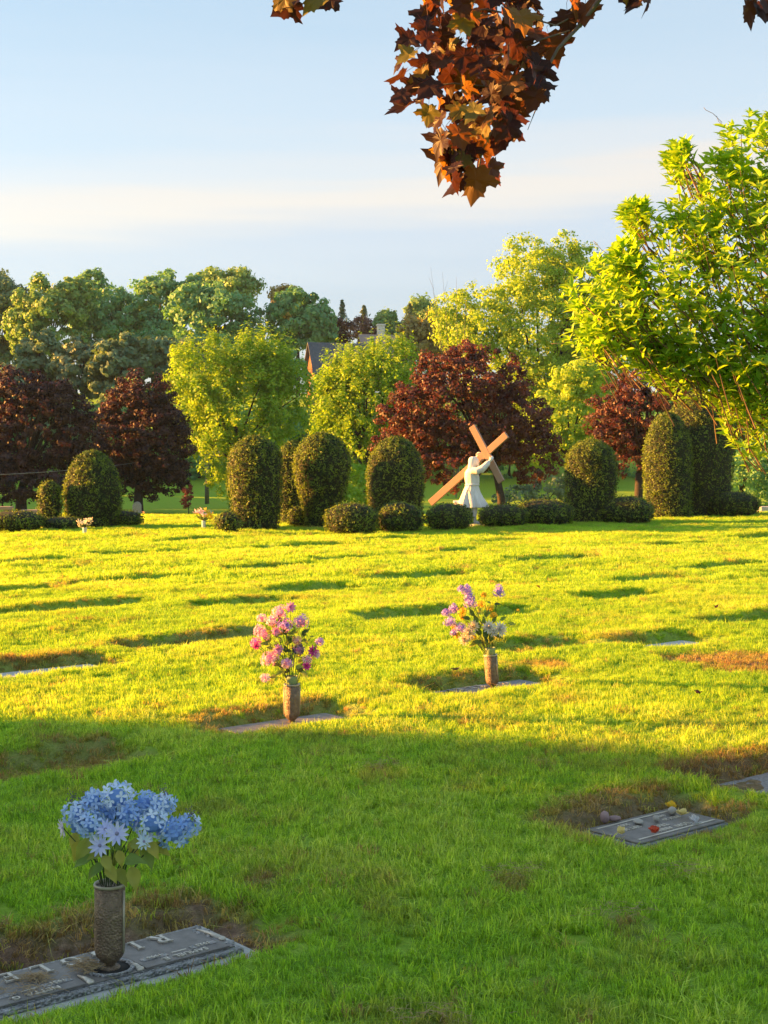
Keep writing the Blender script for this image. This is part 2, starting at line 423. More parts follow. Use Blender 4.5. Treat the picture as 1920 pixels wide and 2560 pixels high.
def grass_layer(name, protos, P, label):
    """P: dict x,y,scl,rz,tilt,tiltd,tint,dry,kind"""
    pc = bpy.data.collections.new(name + '_blades')
    for q in protos:
        o = bpy.data.objects.new('tuft', q); q.materials.append(M['grass']); pc.objects.link(o)
    n = len(P['x']); z = gz(P['x'], P['y'])
    me = bpy.data.meshes.new(name); me.vertices.add(n)
    me.vertices.foreach_set('co', np.stack([P['x'], P['y'], z], 1).astype(np.float32).ravel())
    for k in ('scl', 'tint', 'dry'):
        a = me.attributes.new(k, 'FLOAT', 'POINT'); a.data.foreach_set('value', P[k].astype(np.float32))
    a = me.attributes.new('kind', 'INT', 'POINT'); a.data.foreach_set('value', P['kind'].astype(np.int32))
    a = me.attributes.new('rot', 'FLOAT_VECTOR', 'POINT')
    a.data.foreach_set('vector', np.stack([P['tx'], P['ty'], P['rz']], 1).astype(np.float32).ravel())
    o = link(name, me); stuff(o)
    ng = bpy.data.node_groups.new(name, 'GeometryNodeTree')
    ng.interface.new_socket('Geometry', in_out='INPUT', socket_type='NodeSocketGeometry')
    ng.interface.new_socket('Geometry', in_out='OUTPUT', socket_type='NodeSocketGeometry')
    gi = ng.nodes.new('NodeGroupInput'); go = ng.nodes.new('NodeGroupOutput')
    ci = ng.nodes.new('GeometryNodeCollectionInfo'); ci.inputs['Collection'].default_value = pc
    ci.inputs['Separate Children'].default_value = True; ci.inputs['Reset Children'].default_value = True
    ip = ng.nodes.new('GeometryNodeInstanceOnPoints'); ip.inputs['Pick Instance'].default_value = True
    def na(nm, ty):
        q = ng.nodes.new('GeometryNodeInputNamedAttribute'); q.data_type = ty; q.inputs['Name'].default_value = nm
        return next(s for s in q.outputs if s.enabled and s.name == 'Attribute')
    e2r = ng.nodes.new('FunctionNodeEulerToRotation')
    ng.links.new(gi.outputs[0], ip.inputs['Points']); ng.links.new(ci.outputs[0], ip.inputs['Instance'])
    ng.links.new(na('kind', 'INT'), ip.inputs['Instance Index']); ng.links.new(na('scl', 'FLOAT'), ip.inputs['Scale'])
    ng.links.new(na('rot', 'FLOAT_VECTOR'), e2r.inputs[0]); ng.links.new(e2r.outputs[0], ip.inputs['Rotation'])
    ng.links.new(ip.outputs[0], go.inputs[0])
    md = o.modifiers.new('blades', 'NODES'); md.node_group = ng
    tag(o, label, 'grass'); return o
rg = np.random.default_rng(11)
def scatter(y0, y1, dens, half, protos_n, s0, s1, extra_dry=0.0):
    area_n = int((half * (y1 * y1 - y0 * y0)) * dens)
    y = np.sqrt(rg.uniform(y0 * y0, y1 * y1, area_n)); x = rg.uniform(-1, 1, area_n) * half * y
    x = x + rg.normal(0, .004, area_n)
    keep = np.ones(area_n, bool); short = np.ones(area_n)
    for p in PL:
        a, b = plot_coords(p, x, y)
        if p[6]:
            keep &= ~((np.abs(a) < p[2] / 2 + .012) & (np.abs(b) < p[3] / 2 + .012))
        near = np.maximum(np.abs(a) - p[2] / 2, np.abs(b) - p[3] / 2)
        short *= np.where((near < .22) & (b > 0), .62, np.where(near < .10, .72, 1))
    bm = bare_mask(x, y)
    clump = fbm(x * 3.1, y * 3.1, 41, 3); patch = fbm(x * .8, y * .8, 51, 3); fine = fbm(x * 11, y * 11, 61, 2)
    keep &= rg.uniform(0, 1, area_n) > np.clip((bm - .35) * 1.1, 0, .58)
    sc = rg.uniform(s0, s1, area_n) * (0.70 + 0.6 * clump) * short * (1 - .55 * bm) * (.8 + .4 * fine)
    tint = np.clip(.42 + (patch - .5) * 1.0 + (clump - .5) * .45 + (fine - .5) * .4 + rg.normal(0, .10, area_n), 0, 1)
    dry = np.clip(bm * 1.25 + np.where(rg.uniform(0, 1, area_n) < .035 + extra_dry, .8, 0) + (fbm(x * 2.3, y * 2.3, 71, 3) - .60) * 1.6 + rg.normal(0, .08, area_n), 0, 1)
    P = dict(x=x, y=y, scl=sc, tint=tint, dry=dry, kind=rg.integers(0, protos_n, area_n), rz=rg.uniform(0, 6.283, area_n),
             tx=(vnoise(x * 2.2, y * 2.2, 81) - .5) * .9 + rg.normal(0, .12, area_n), ty=(vnoise(x * 2.2, y * 2.2, 91) - .5) * .9 + rg.normal(0, .12, area_n))
    return {k: q[keep] for k, q in P.items()}
near_p = [tuft('tuft', 40, .050, .030, .090, .0048, 100 + k, 1.05) for k in range(6)]
mid_p = [tuft('tuft', 60, .080, .035, .080, .0046, 200 + k, .55, .6) for k in range(5)]
far_p = [tuft('tuft', 74, .16, .04, .085, .0085, 300 + k, .36, .4) for k in range(4)]
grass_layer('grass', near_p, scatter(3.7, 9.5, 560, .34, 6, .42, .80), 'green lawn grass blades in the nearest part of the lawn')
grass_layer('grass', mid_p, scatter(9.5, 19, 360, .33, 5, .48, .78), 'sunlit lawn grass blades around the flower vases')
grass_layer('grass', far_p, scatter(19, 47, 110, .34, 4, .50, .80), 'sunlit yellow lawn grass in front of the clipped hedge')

thatch_p = [tuft('tuft', 26, .045, .012, .045, .0040, 500 + k, 1.6) for k in range(4)]
def thatch():
    n = 60000; y = np.sqrt(rg.uniform(3.7 ** 2, 14 ** 2, n)); x = rg.uniform(-1, 1, n) * .33 * y
    keep = rg.uniform(0, 1, n) < np.clip((bare_mask(x, y) - .18) * .9, 0, .40)
    for p in PL:
        a, b = plot_coords(p, x, y)
        if p[6]: keep &= ~((np.abs(a) < p[2] / 2 + .01) & (np.abs(b) < p[3] / 2 + .01))
    x = x[keep]; y = y[keep]; n = len(x)
    return dict(x=x, y=y, scl=rg.uniform(.6, 1.1, n), tint=np.clip(rg.normal(.5, .3, n), 0, 1), dry=np.clip(rg.normal(.85, .25, n), .25, 1), kind=rg.integers(0, 4, n), rz=rg.uniform(0, 6.283, n), tx=rg.normal(0, .25, n), ty=rg.normal(0, .25, n))
grass_layer('dry_thatch', thatch_p, thatch(), 'dry matted thatch on the bare earth around the grave markers')

# ------------------------------------------------------------------ trees
def leaf_quads(C, size, nrm, rng, aspect=.62):
    """folded diamond leaves at C with given normals"""
    n = len(C)
    d = rng.normal(size=(n, 3)); d -= nrm * np.sum(d * nrm, 1)[:, None]; d /= np.linalg.norm(d, axis=1)[:, None] + 1e-9
    s = np.cross(nrm, d)
    L = (size * rng.uniform(.65, 1.35, n))[:, None] * .5; Wd = L * aspect
    fold = nrm * L * rng.uniform(-.25, .35, n)[:, None]
    V = np.stack([C - d * L, C + s * Wd + fold, C + d * L, C - s * Wd + fold], 1).reshape(-1, 3)
    return V, np.arange(4 * n).reshape(n, 4)
def crown(ells, n_cl, per, clr, leaf, seed, out_bias=.75, up=0.0, shell=(.42, 1.04), flat=.75, spread=1.0, tipup=0.0):
    """leaf clumps spread through a union of ellipsoids (local metres)"""
    g = np.random.default_rng(seed)
    E = np.array(ells, float); wt = (E[:, 3] * E[:, 5]) ** 1.0; wt /= wt.sum()
    k = g.choice(len(E), n_cl, p=wt)
    d = g.normal(size=(n_cl, 3)); d /= np.linalg.norm(d, axis=1)[:, None]
    r = shell[0] + (shell[1] - shell[0]) * g.uniform(0, 1, n_cl) ** .6
    r *= 1 + .10 * np.sin(d[:, 0] * 7 + seed) * np.cos(d[:, 2] * 6 + seed * 2)
    C = E[k, :3] + d * E[k, 3:6] * r[:, None]
    ctint = np.clip(g.normal(.45, .22, n_cl), 0, 1)
    cs = g.uniform(.6, 1.35, n_cl) * clr
    idx = np.repeat(np.arange(n_cl), per)
    off = g.normal(size=(len(idx), 3)); off *= (np.clip(g.normal(.46, .13, len(idx)), .05, .8) / (np.linalg.norm(off, axis=1) + 1e-6))[:, None]; off[:, 2] *= flat
    if tipup:
        tt = np.abs(g.normal(0, .6, len(idx))); off[:, 2] += tt * tipup * (d[idx, 2] > .1); off[:, :2] *= np.where(tt > .6, .55, 1)[:, None]
    LC = C[idx] + off * cs[idx][:, None] * spread
    on = off / (np.linalg.norm(off, axis=1)[:, None] + 1e-6)
    nr = d[idx] * out_bias * .45 + on * .8 + g.normal(size=(len(idx), 3)) * .38; nr[:, 2] += up + .12
    nr /= np.linalg.norm(nr, axis=1)[:, None]
    V, F = leaf_quads(LC, leaf, nr, g)
    tint = np.clip(ctint[idx] + g.normal(0, .18, len(idx)), 0, 1)
    return V, F, np.repeat(tint, 4), C
def tree(name, label, d, ells_d, mat, leaf, clr, n_cl, per, seed, cat='tree', group=None, trunk_xd=None, trunk_r=.16, bark='bark', depth=.8, dy=None, forks=8, base_z=None, **kw):
    """ells_d: (xd, yd, rx, rz) in measured units at distance d"""
    s = d / FD; txd = trunk_xd if trunk_xd is not None else ells_d[0][0]
    bx = mx(txd, d); bz = G(bx, d) - .05 if base_z is None else base_z
    ells = []
    g = random.Random(seed)
    for i, e in enumerate(ells_d):
        oy = e[4] if len(e) > 4 else (0 if i == 0 else g.uniform(-.5, .5) * e[2] * s)
        ells.append((mx(e[0], d) - bx, oy, mz(e[1], d) - bz, e[2] * s, e[2] * s * depth, e[3] * s))
    T = thing(name, label, cat, (bx, d, bz), group=group)
    V, F, ti, C = crown(ells, n_cl, per, clr, leaf, seed, **kw)
    link('crown', mk_mesh('crown', V, F, {'tint': ('POINT', ti)}), M[mat], T)
    b = MB(); top = Vector(ells[0][:3]); h0 = max(.5, min(e[2] - e[5] for e in ells) + .25 * ells[0][5])
    fork = Vector((top.x * .12, 0, h0))
    b.tube([(0, 0, -.2), (0.02, 0, h0 * .5), fork], [trunk_r * 1.35, trunk_r, trunk_r * .85], 8)
    b.tube([fork, fork.lerp(top, .5) + Vector((.1, 0, 0)), top + Vector((0, 0, ells[0][5] * .5))], [trunk_r * .8, trunk_r * .5, trunk_r * .12], 6)
    for k in range(forks):
        q = Vector(C[g.randrange(len(C))]); st_ = fork.lerp(top, g.uniform(0, .5))
        mid = st_.lerp(q, .5) + Vector((0, 0, (q - st_).length * .10))
        b.tube([st_, mid, q], [trunk_r * .5, trunk_r * .28, trunk_r * .07], 5)
    link('trunk', b.mesh('trunk', True), M[bark], T)
    return T

# far wooded slope on the left
WOOD = 'trees of the far wooded slope'
far = [
 ('tall olive-brown tree at the left edge of the far wood', 150, [(-5, 690, 75, 100), (10, 640, 50, 45), (-20, 820, 80, 100)], 'wood_c', 11),
 ('yellow-green round tree near the left end of the wood skyline', 146, [(110, 680, 85, 88), (70, 720, 55, 70), (160, 650, 50, 55)], 'wood_b', 12),
 ('tree peeping over the yellow-green crown on the wood skyline', 160, [(195, 640, 45, 52), (170, 660, 40, 50)], 'wood_a', 13),
 ('mid green tree between the yellow-green crown and the tall dark one', 150, [(260, 690, 75, 72), (230, 740, 60, 70)], 'wood_a', 14),
 ('tall dark green tree with a lit top in the middle of the far wood', 152, [(345, 665, 65, 78), (400, 640, 45, 50), (330, 740, 70, 60)], 'wood_a', 15),
 ('big round green tree dominating the far wood', 140, [(465, 690, 106, 75), (430, 660, 60, 45), (510, 720, 70, 60)], 'wood_a', 16),
 ('pale tree rising behind the big round one', 160, [(500, 625, 62, 42), (455, 610, 30, 25)], 'wood_b', 17),
 ('round green tree at the right end of the far wood', 140, [(643, 690, 70, 68), (690, 710, 32, 50)], 'wood_a', 18),
 ('thin brownish tree behind the right end of the far wood', 158, [(618, 655, 32, 36)], 'wood_d', 19),
 ('brown-olive tree on the slope above the far-left purple maple', 112, [(85, 800, 60, 85), (60, 780, 30, 50)], 'wood_c', 20),
 ('grey-green tree low on the slope left of the conifers', 110, [(180, 800, 60, 75)], 'conifer', 21),
 ('pointed grey-green tree low on the slope', 108, [(250, 810, 55, 75), (285, 770, 40, 50)], 'wood_c', 22),
 ('olive tree on the slope right above the second purple maple', 112, [(335, 800, 55, 72), (360, 770, 40, 40)], 'wood_c', 23),
 ('soft grey-green tree on the slope behind the yellow maple', 114, [(400, 800, 55, 65), (440, 780, 45, 48)], 'conifer', 24),
 ('green tree low on the slope behind the yellow maple', 118, [(500, 800, 70, 65), (570, 800, 60, 55), (615, 810, 40, 50)], 'wood_a', 25),
 ('dark green undergrowth tree at the far left of the slope', 105, [(15, 880, 70, 90)], 'wood_c', 26),
 ('dark tree under the big round tree', 128, [(330, 760, 60, 50), (420, 770, 80, 45)], 'wood_a', 27),
 ('yellow-green tree on the ridge right of the house', 170, [(905, 668, 30, 26), (930, 690, 30, 30)], 'wood_b', 28),
 ('orange-brown tree on the ridge right of the house', 140, [(905, 730, 50, 45), (950, 715, 40, 45)], 'wood_d', 29),
 ('small yellow-green tree beside the white chimney', 150, [(832, 697, 16, 20)], 'wood_b', 30),
 ('mid green tree filling the ridge right of the house', 150, [(870, 740, 50, 40), (960, 760, 60, 60)], 'wood_a', 31),
]
for lab, d, e, mt, sd in far:
    sc_ = d / FD; ar = sum(q[2] * q[3] for q in e) * sc_ * sc_
    ncl = int(40 + ar * 3.0)
    tree('wood_tree', lab, d, e, mt, .40, 1.12 * d / 150, int(ncl*1.9), 72, sd, group=WOOD, trunk_r=.2, forks=5)
def conifer(label, xd, ytop, ybase, wd, d, mat='conifer', seed=1):
    g = np.random.default_rng(seed); s = d / FD; x = mx(xd, d); z0 = G(x, d); h = mz(ytop, d) - z0; rb = wd * s / 2
    T = thing('conifer_tree', label, 'tree', (x, d, z0), group='conifers on the ridge')
    hb = max(0.0, mz(ybase, d) - z0)
    n = 1000; tt = g.uniform(0, 1, n) ** .8; ang = g.uniform(0, 6.283, n)
    layer = .55 + .45 * np.abs(np.sin(tt * 19 + ang * .5))
    rr = rb * (1 - tt) ** .75 * layer * (.15 + 1.25 * vnoise(ang * 1.3 + seed, tt * 7, seed)) * g.uniform(.2, 1.1, n) + .05
    C = np.stack([rr * np.cos(ang), rr * np.sin(ang), hb + (h - hb) * tt - rr * .25], 1)
    nr = np.stack([np.cos(ang) * .4, np.sin(ang) * .4, np.ones(n) * .7], 1) + g.normal(size=(n, 3)) * .4; nr /= np.linalg.norm(nr, axis=1)[:, None]
    V, F = leaf_quads(C, .34 * s * FD / 160, nr, g, .4)
    link('crown', mk_mesh('crown', V, F, {'tint': ('POINT', np.repeat(g.uniform(0, 1, n), 4))}), M[mat], T)
    b = MB(); b.tube([(0, 0, -.3), (0, 0, h * .6), (0, 0, h * 1.01)], [.22, .12, .02], 6); link('trunk', b.mesh('trunk', True), M['bark'], T)
conifer('tall thin conifer behind the dark purple tree on the ridge', 739, 648, 740, 52, 160, seed=3)
conifer('small conifer standing against the sky left of the pink shrubs', 786, 660, 725, 50, 165, seed=4)
conifer('dark blunt pine beside the small yellow-green tree on the ridge', 852, 672, 735, 44, 158, seed=5)
conifer('dark pine under the ridge yellow-green crown', 885, 655, 735, 62, 162, seed=6)
conifer('small conifer rising between the far wood and the purple ridge tree', 716, 690, 740, 40, 160, seed=7)
tree('purple_tree', 'dark purple tree on the ridge above the brick house', 152, [(733, 715, 34, 32), (715, 728, 24, 26)], 'purple_dark', .3, .9, 70, 34, 41, trunk_r=.2, forks=4)
tree('flowering_tree', 'pinkish flowering tree on the ridge right of the dark purple one', 150, [(792, 712, 36, 26), (825, 715, 20, 18)], 'pink_shrub', .3, .9, 60, 34, 42, trunk_r=.15, forks=4)

# mid-ground trees
MID = 'maples behind the clipped hedge'
tree('maple_tree', 'bright yellow-green maple with spiky upright top left of the brick house', 80,
     [(510, 880, 135, 120), (440, 820, 80, 75), (560, 800, 90, 65), (620, 860, 60, 90), (430, 900, 60, 90), (520, 1000, 90, 70), (605, 800, 40, 52), (400, 800, 40, 40), (470, 765, 40, 32), (540, 760, 40, 32)], 'maple_green', .18, .62, 800, 62, 51,
     group=MID, trunk_xd=512, trunk_r=.17, flat=1.1, tipup=1.1, forks=16, up=.15)
tree('maple_tree', 'green maple with lit top right of the brick house', 84,
     [(790, 870, 110, 120), (772, 815, 55, 62), (840, 800, 70, 60), (870, 870, 55, 80), (760, 970, 80, 90), (712, 930, 50, 85), (722, 850, 44, 55), (712, 812, 34, 36)], 'maple_green', .19, .62, 720, 60, 52,
     group=MID, trunk_xd=790, trunk_r=.16, flat=1.1, tipup=1.0, forks=18, up=.15)
tree('maple_tree', 'tall airy yellow-green tree behind the middle purple maple', 96,
     [(1160, 720, 120, 150), (1150, 590, 80, 80), (1215, 560, 50, 60), (1040, 700, 95, 80), (985, 690, 50, 65), (1250, 760, 80, 150), (1200, 880, 110, 110), (1080, 800, 90, 90), (1275, 630, 80, 100), (1330, 720, 90, 120)], 'tall_green', .22, .85, 1500, 48, 53,
     group=MID, trunk_xd=1160, trunk_r=.25, forks=18, spread=1.1)
tree('maple_tree', 'low green maple foliage between the tall airy tree and the right purple maple', 70,
     [(1225, 900, 80, 80), (1180, 960, 60, 60), (1250, 820, 50, 50)], 'tall_green', .17, .5, 420, 40, 54, group=MID, trunk_xd=1225, trunk_r=.12, forks=8)
tree('purple_maple', 'big reddish-purple maple right behind the statue', 50,
     [(1010, 900, 170, 120), (985, 810, 90, 75), (1060, 820, 80, 75), (900, 900, 80, 90), (1110, 930, 95, 100), (870, 960, 70, 60), (1150, 990, 70, 60), (960, 990, 120, 70), (1000, 770, 40, 35)], 'purple', .115, .36, 1000, 50, 55,
     group=MID, trunk_xd=1082, trunk_r=.14, forks=16, depth=.75)
tree('purple_maple', 'bronze-purple maple between the right topiary columns', 54,
     [(1400, 880, 100, 95), (1350, 900, 60, 85), (1460, 870, 60, 70), (1330, 960, 60, 65), (1420, 970, 80, 75), (1310, 900, 40, 70), (1490, 920, 60, 80)], 'purple', .11, .36, 640, 48, 56,
     group=MID, trunk_xd=1378, trunk_r=.17, forks=12, depth=.75)
tree('purple_maple', 'dark purple maple with lit red top left of the yellow-green maple', 74,
     [(310, 950, 105, 110), (315, 850, 62, 52), (270, 880, 60, 55), (350, 960, 70, 90), (250, 970, 60, 80), (320, 1030, 90, 50)], 'purple_dark', .16, .5, 700, 54, 57,
     group=MID, trunk_xd=298, trunk_r=.24, forks=12)
tree('purple_maple', 'dark purple maple cut by the left edge of the lawn view', 70,
     [(70, 940, 130, 130), (30, 850, 80, 60), (120, 870, 70, 50), (170, 960, 60, 90), (-40, 930, 90, 110), (60, 1030, 130, 55)], 'purple_dark', .16, .5, 880, 52, 58,
     group=MID, trunk_xd=45, trunk_r=.26, forks=12)
tree('red_sapling', 'small red-leaved sapling left of the utility pole', 62, [(407, 1068, 12, 22), (402, 1085, 10, 14)], 'sapling', .085, .16, 46, 20, 59, trunk_r=.022, forks=5)
tree('hedge_tree', 'dark green shrubbery behind the far right topiary', 52, [(1600, 1040, 70, 75), (1660, 1000, 70, 80), (1720, 1040, 80, 90)], 'wood_a', .12, .35, 300, 30, 60, cat='shrub', trunk_r=.08, forks=6)
tree('hedge_tree', 'dim green shrubbery behind the statue and purple maple', 66, [(1180, 1060, 60, 40), (1110, 1075, 50, 30), (1250, 1050, 40, 50)], 'conifer', .13, .35, 160, 30, 61, cat='shrub', trunk_r=.06, forks=5)
tree('hedge_tree', 'green shrub low between the middle topiary columns', 72, [(700, 1040, 60, 45), (640, 1050, 50, 40), (770, 1050, 40, 45)], 'maple_green', .17, .45, 150, 30, 62, cat='shrub', trunk_r=.06, forks=5)
for k, (xd, yd, rx, rz, mt, lab) in enumerate([(-20, 960, 110, 120, 'wood_a', 'dim thicket behind the edge purple maple'), (150, 970, 90, 110, 'wood_c', 'dim thicket between the two dark purple maples'), (290, 940, 90, 130, 'wood_a', 'dim thicket behind the second purple maple'),
        (430, 960, 80, 110, 'wood_a', 'green thicket left behind the yellow-green maple'), (590, 960, 90, 110, 'wood_a', 'green thicket right behind the yellow-green maple'), (700, 960, 70, 100, 'wood_b', 'light green thicket below the brick house'), (830, 950, 90, 110, 'wood_a', 'green thicket behind the second green maple'),
        (960, 930, 90, 120, 'wood_b', 'light thicket behind the middle purple maple'), (1100, 950, 90, 110, 'wood_a', 'green thicket below the tall airy tree'), (1280, 930, 80, 130, 'wood_a', 'green thicket left behind the bronze-purple maple'), (1420, 920, 110, 140, 'wood_a', 'green thicket right behind the bronze-purple maple'), (1580, 900, 110, 150, 'wood_a', 'green thicket behind the right end of the hedge'), (1730, 900, 100, 150, 'wood_a', 'green thicket beyond the leafy shrub')]):
    tree('thicket', lab, 101, [(xd, yd, rx, rz), (xd + 30, yd - 30, rx * .6, rz * .7)], mt, .24, .75, 190, 44, 600 + k, cat='shrub', group='thickets at the foot of the slope', trunk_r=.1, forks=5)
# bare dead twigs rising left of the tall tree
T = thing('bare_sapling', 'leafless thin sapling standing left of the tall airy tree', 'tree', (mx(985, 92), 92, G(mx(985, 92), 92)))
b = MB(); g = random.Random(5)
for xd0, xd1, yt in [(985, 955, 590), (990, 985, 600), (995, 1005, 640), (985, 940, 640), (1000, 1010, 700), (980, 930, 580)]:
    z1 = mz(yt, 92) - T.location.z
    b.tube([(0, 0, 0), (mx((xd0 + xd1) / 2, 92) - T.location.x, -.4, z1 * .6), (mx(xd1, 92) - T.location.x, -.5, z1)], [.035, .018, .006], 4)
    for q_ in range(4):
        f_ = g.uniform(.55, .9); pt = Vector((mx((xd0 + xd1) / 2, 92) - T.location.x, -.4, z1 * .6)).lerp(Vector((mx(xd1, 92) - T.location.x, -.5, z1)), (f_ - .5) * 2); b.tube([pt, pt + Vector((g.uniform(-.5, .5), 0, g.uniform(.4, .9)))], [.012, .004], 4)
link('branches', b.mesh('branches'), M['twig_grey'], T)

# trees out of the picture on the left whose shade falls on the near lawn and the lower purple maples
def shade_tree(label, x, y, h, rx, seed, dense=True, group='shade trees left of the view'):
    T = thing('shade_tree', label, 'tree', (x, y, G(x, y)), group=group)
    e = [(0, 0, h * .52, rx * .95, rx * .95, h * .43), (0, 0, h * .36, rx * 1.0, rx * 1.0, h * .34), (rx * .3, rx * .3, h * .6, rx * .6, rx * .6, h * .34), (-rx * .2, -rx * .4, h * .6, rx * .6, rx * .6, h * .36)]
    V, F, ti, C = crown(e, 420, 26, .8, .34, seed, shell=(.35, 1.0))
    link('crown', mk_mesh('crown', V, F, {'tint': ('POINT', ti)}), M['purple_dark'], T)
    b = MB(); b.ball((0, 0, h * (.42 if dense else .34)), (rx * (.95 if dense else .6), rx * (.95 if dense else .6), h * (.37 if dense else .30)), 14, 9); link('opaque_core', b.mesh('opaque_core', True), M['yew_core'], T)  # solid ball added inside the crown to keep sun from leaking through
    b = MB(); b.tube([(0, 0, -.2), (0, 0, h * .3), (0, 0, h * .75)], [.3, .24, .06], 8); link('trunk', b.mesh('trunk', True), M['bark'], T)
SHX = -30
for k, (y, h, rx, lab) in enumerate([(11.9, 6.6, 1.5, 'thin young tree at the forward end of the row left of the lawn'), (9.9, 7.9, 2.4, 'first dense tree behind the thin young one left of the lawn'), (6.8, 8.0, 2.5, 'second dense tree of the row left of the lawn'),
        (4.0, 8.1, 2.8, 'third dense tree of the row left of the lawn'), (-.2, 8.0, 2.8, 'fourth dense tree of the row left of the lawn'), (-4.6, 8.1, 2.9, 'fifth dense tree of the row left of the lawn'), (-9.3, 8.1, 2.9, 'last dense tree of the row left of the lawn')]):
    shade_tree(lab, SHX, y, h, rx, 400 + k, k > 0)
for k, (x, y, h, rx, lab) in enumerate([(-36, 68, 8.8, 4.5, 'broad tree beyond the left end of the clipped hedge'), (-38, 78, 9.6, 6, 'broad tree left of the edge purple maple'), (-40, 90, 10.5, 6.5, 'broad tree at the left foot of the slope'),
        (-43, 103, 12.0, 6.5, 'broad tree left of the wooded slope'), (-46, 117, 14.0, 7, 'tall tree left of the wooded slope'), (-49, 131, 17.0, 7, 'tallest tree far left of the wooded slope')]):
    shade_tree(lab, x, y, h, rx, 430 + k)

# ------------------------------------------------------------------ clipped yews
def yew(name, label, xd0, xd1, yt, yb, d, seed, prof='dome', cat='topiary', group=None, depth=1.0, leaf=.056):
    g = np.random.default_rng(seed); s = d / FD
    xc = mx((xd0 + xd1) / 2, d); rx = (xd1 - xd0) / 2 * s; z0 = G(xc, d); h = mz(yt, d) - z0
    def rad(t):
        t = np.asarray(t, float)
        if prof == 'dome': r = np.where(t < .55, .90 + .10 * np.sin(np.clip(t / .55, 0, 1) * np.pi * .5), np.sqrt(np.clip(1 - ((t - .55) / .45) ** 2, 0, 1)))
        elif prof == 'egg': r = np.where(t < .40, .80 + .20 * np.sin(t / .40 * np.pi * .5), np.sqrt(np.clip(1 - ((t - .40) / .60) ** 2, 0, 1)))
        elif prof == 'column': r = np.where(t < .72, .86 + .14 * np.sin(np.clip(t / .72, 0, 1) * np.pi * .6), np.sqrt(np.clip(1 - ((t - .72) / .28) ** 2, 0, 1)) * .97)
        elif prof == 'pear': r = np.where(t < .66, .62 + .38 * sstep(.1, .66, t), np.sqrt(np.clip(1 - ((t - .66) / .34) ** 2, 0, 1)))
        else: r = np.sqrt(np.clip(1 - np.abs((t - .46) / .54) ** 2.6, 0, 1))
        return r * rx
    def lump(th, t): return 1 + .17 * (fbm(th * 2.2 + seed, t * h * 2.4 + seed * 3.1, seed, 3) - .5)
    area = 2 * math.pi * rx * h * .85
    n = int(min(15000, area / (leaf * leaf * .27)))
    t = 1 - g.uniform(0, 1, n) ** 1.15; th = g.uniform(-np.pi, np.pi, n)
    if prof != 'mound': t = np.where(g.uniform(0, 1, n) < .16, 1 - g.uniform(0, 1, n) ** 2 * .25, t)
    t = np.clip(t, .005, 1)
    r = rad(t) * lump(th, t); dr = (rad(np.clip(t + .01, 0, 1)) - rad(np.clip(t - .01, 0, 1))) / (.02 * h)
    nr = np.stack([np.cos(th), np.sin(th), np.clip(-dr, -2, 6)], 1); nr /= np.linalg.norm(nr, axis=1)[:, None]
    C = np.stack([r * np.cos(th), r * np.sin(th) * depth, t * h], 1) + nr * (g.normal(0, .024, n) + np.where(g.uniform(0, 1, n) < .03, .05, 0) - .012)[:, None]
    tl = nr * 1.0 + g.normal(size=(n, 3)) * .62; tl /= np.linalg.norm(tl, axis=1)[:, None]
    V, F = leaf_quads(C, leaf, tl, g, .55)
    ti = np.repeat(np.clip((fbm(th * 9, t * h * 9, seed + 5, 2) - .5) * 1.5 + .42 + g.normal(0, .14, n), 0, 1), 4)
    T = thing(name, label, cat, (xc, d, z0), group=group)
    link('foliage', mk_mesh('foliage', V, F, {'tint': ('POINT', ti)}), M['yew'], T)
    # inner twiggy mass behind the clipped surface
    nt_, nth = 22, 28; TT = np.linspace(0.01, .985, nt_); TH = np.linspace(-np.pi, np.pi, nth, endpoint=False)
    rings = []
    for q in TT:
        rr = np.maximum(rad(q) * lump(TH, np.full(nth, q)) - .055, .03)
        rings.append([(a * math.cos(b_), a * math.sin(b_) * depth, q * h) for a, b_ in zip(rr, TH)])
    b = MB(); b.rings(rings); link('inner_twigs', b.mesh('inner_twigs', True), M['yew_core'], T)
    b = MB(); b.tube([(0, 0, -.1), (0.01, 0, .12), (0, 0, h * .5)], [rx * .12 + .02, rx * .1 + .015, .02], 7); link('trunk', b.mesh('trunk'), M['bark'], T)
    return T
TG = 'tall clipped yews'; LG = 'low rounded yews of the hedge'
yew('topiary_yew', 'small narrow clipped yew column left of the big egg-shaped yew', 82, 134, 1040, 1120, 34.5, 71, 'column', group=TG)
yew('topiary_yew', 'big egg-shaped clipped yew on the left behind white flowers', 137, 263, 975, 1130, 35, 72, 'egg', group=TG)
yew('topiary_yew', 'tall round-topped clipped yew beside the yellow bouquet', 492, 610, 943, 1144, 34.0, 73, 'column', group=TG)
yew('topiary_yew', 'narrow clipped yew squeezed behind two tall ones', 598, 660, 956, 1135, 37.6, 74, 'column', group=TG)
yew('topiary_yew', 'pear-shaped clipped yew wider at its top', 633, 758, 937, 1140, 35.0, 75, 'pear', group=TG)
yew('topiary_yew', 'dark dome-shaped clipped yew left of the statue', 792, 916, 945, 1125, 38.0, 76, 'dome', group=TG)
yew('topiary_yew', 'clipped yew column right of the statue, half in shade', 1222, 1332, 950, 1135, 37.4, 77, 'column', group=TG)
yew('topiary_yew', 'left lower lobe of the largest yew on the right', 1390, 1496, 892, 1120, 40.6, 78, 'dome', group=TG)
yew('topiary_yew', 'largest domed clipped yew at the right under the leafy shrub', 1428, 1584, 850, 1118, 41.8, 79, 'dome', group=TG)
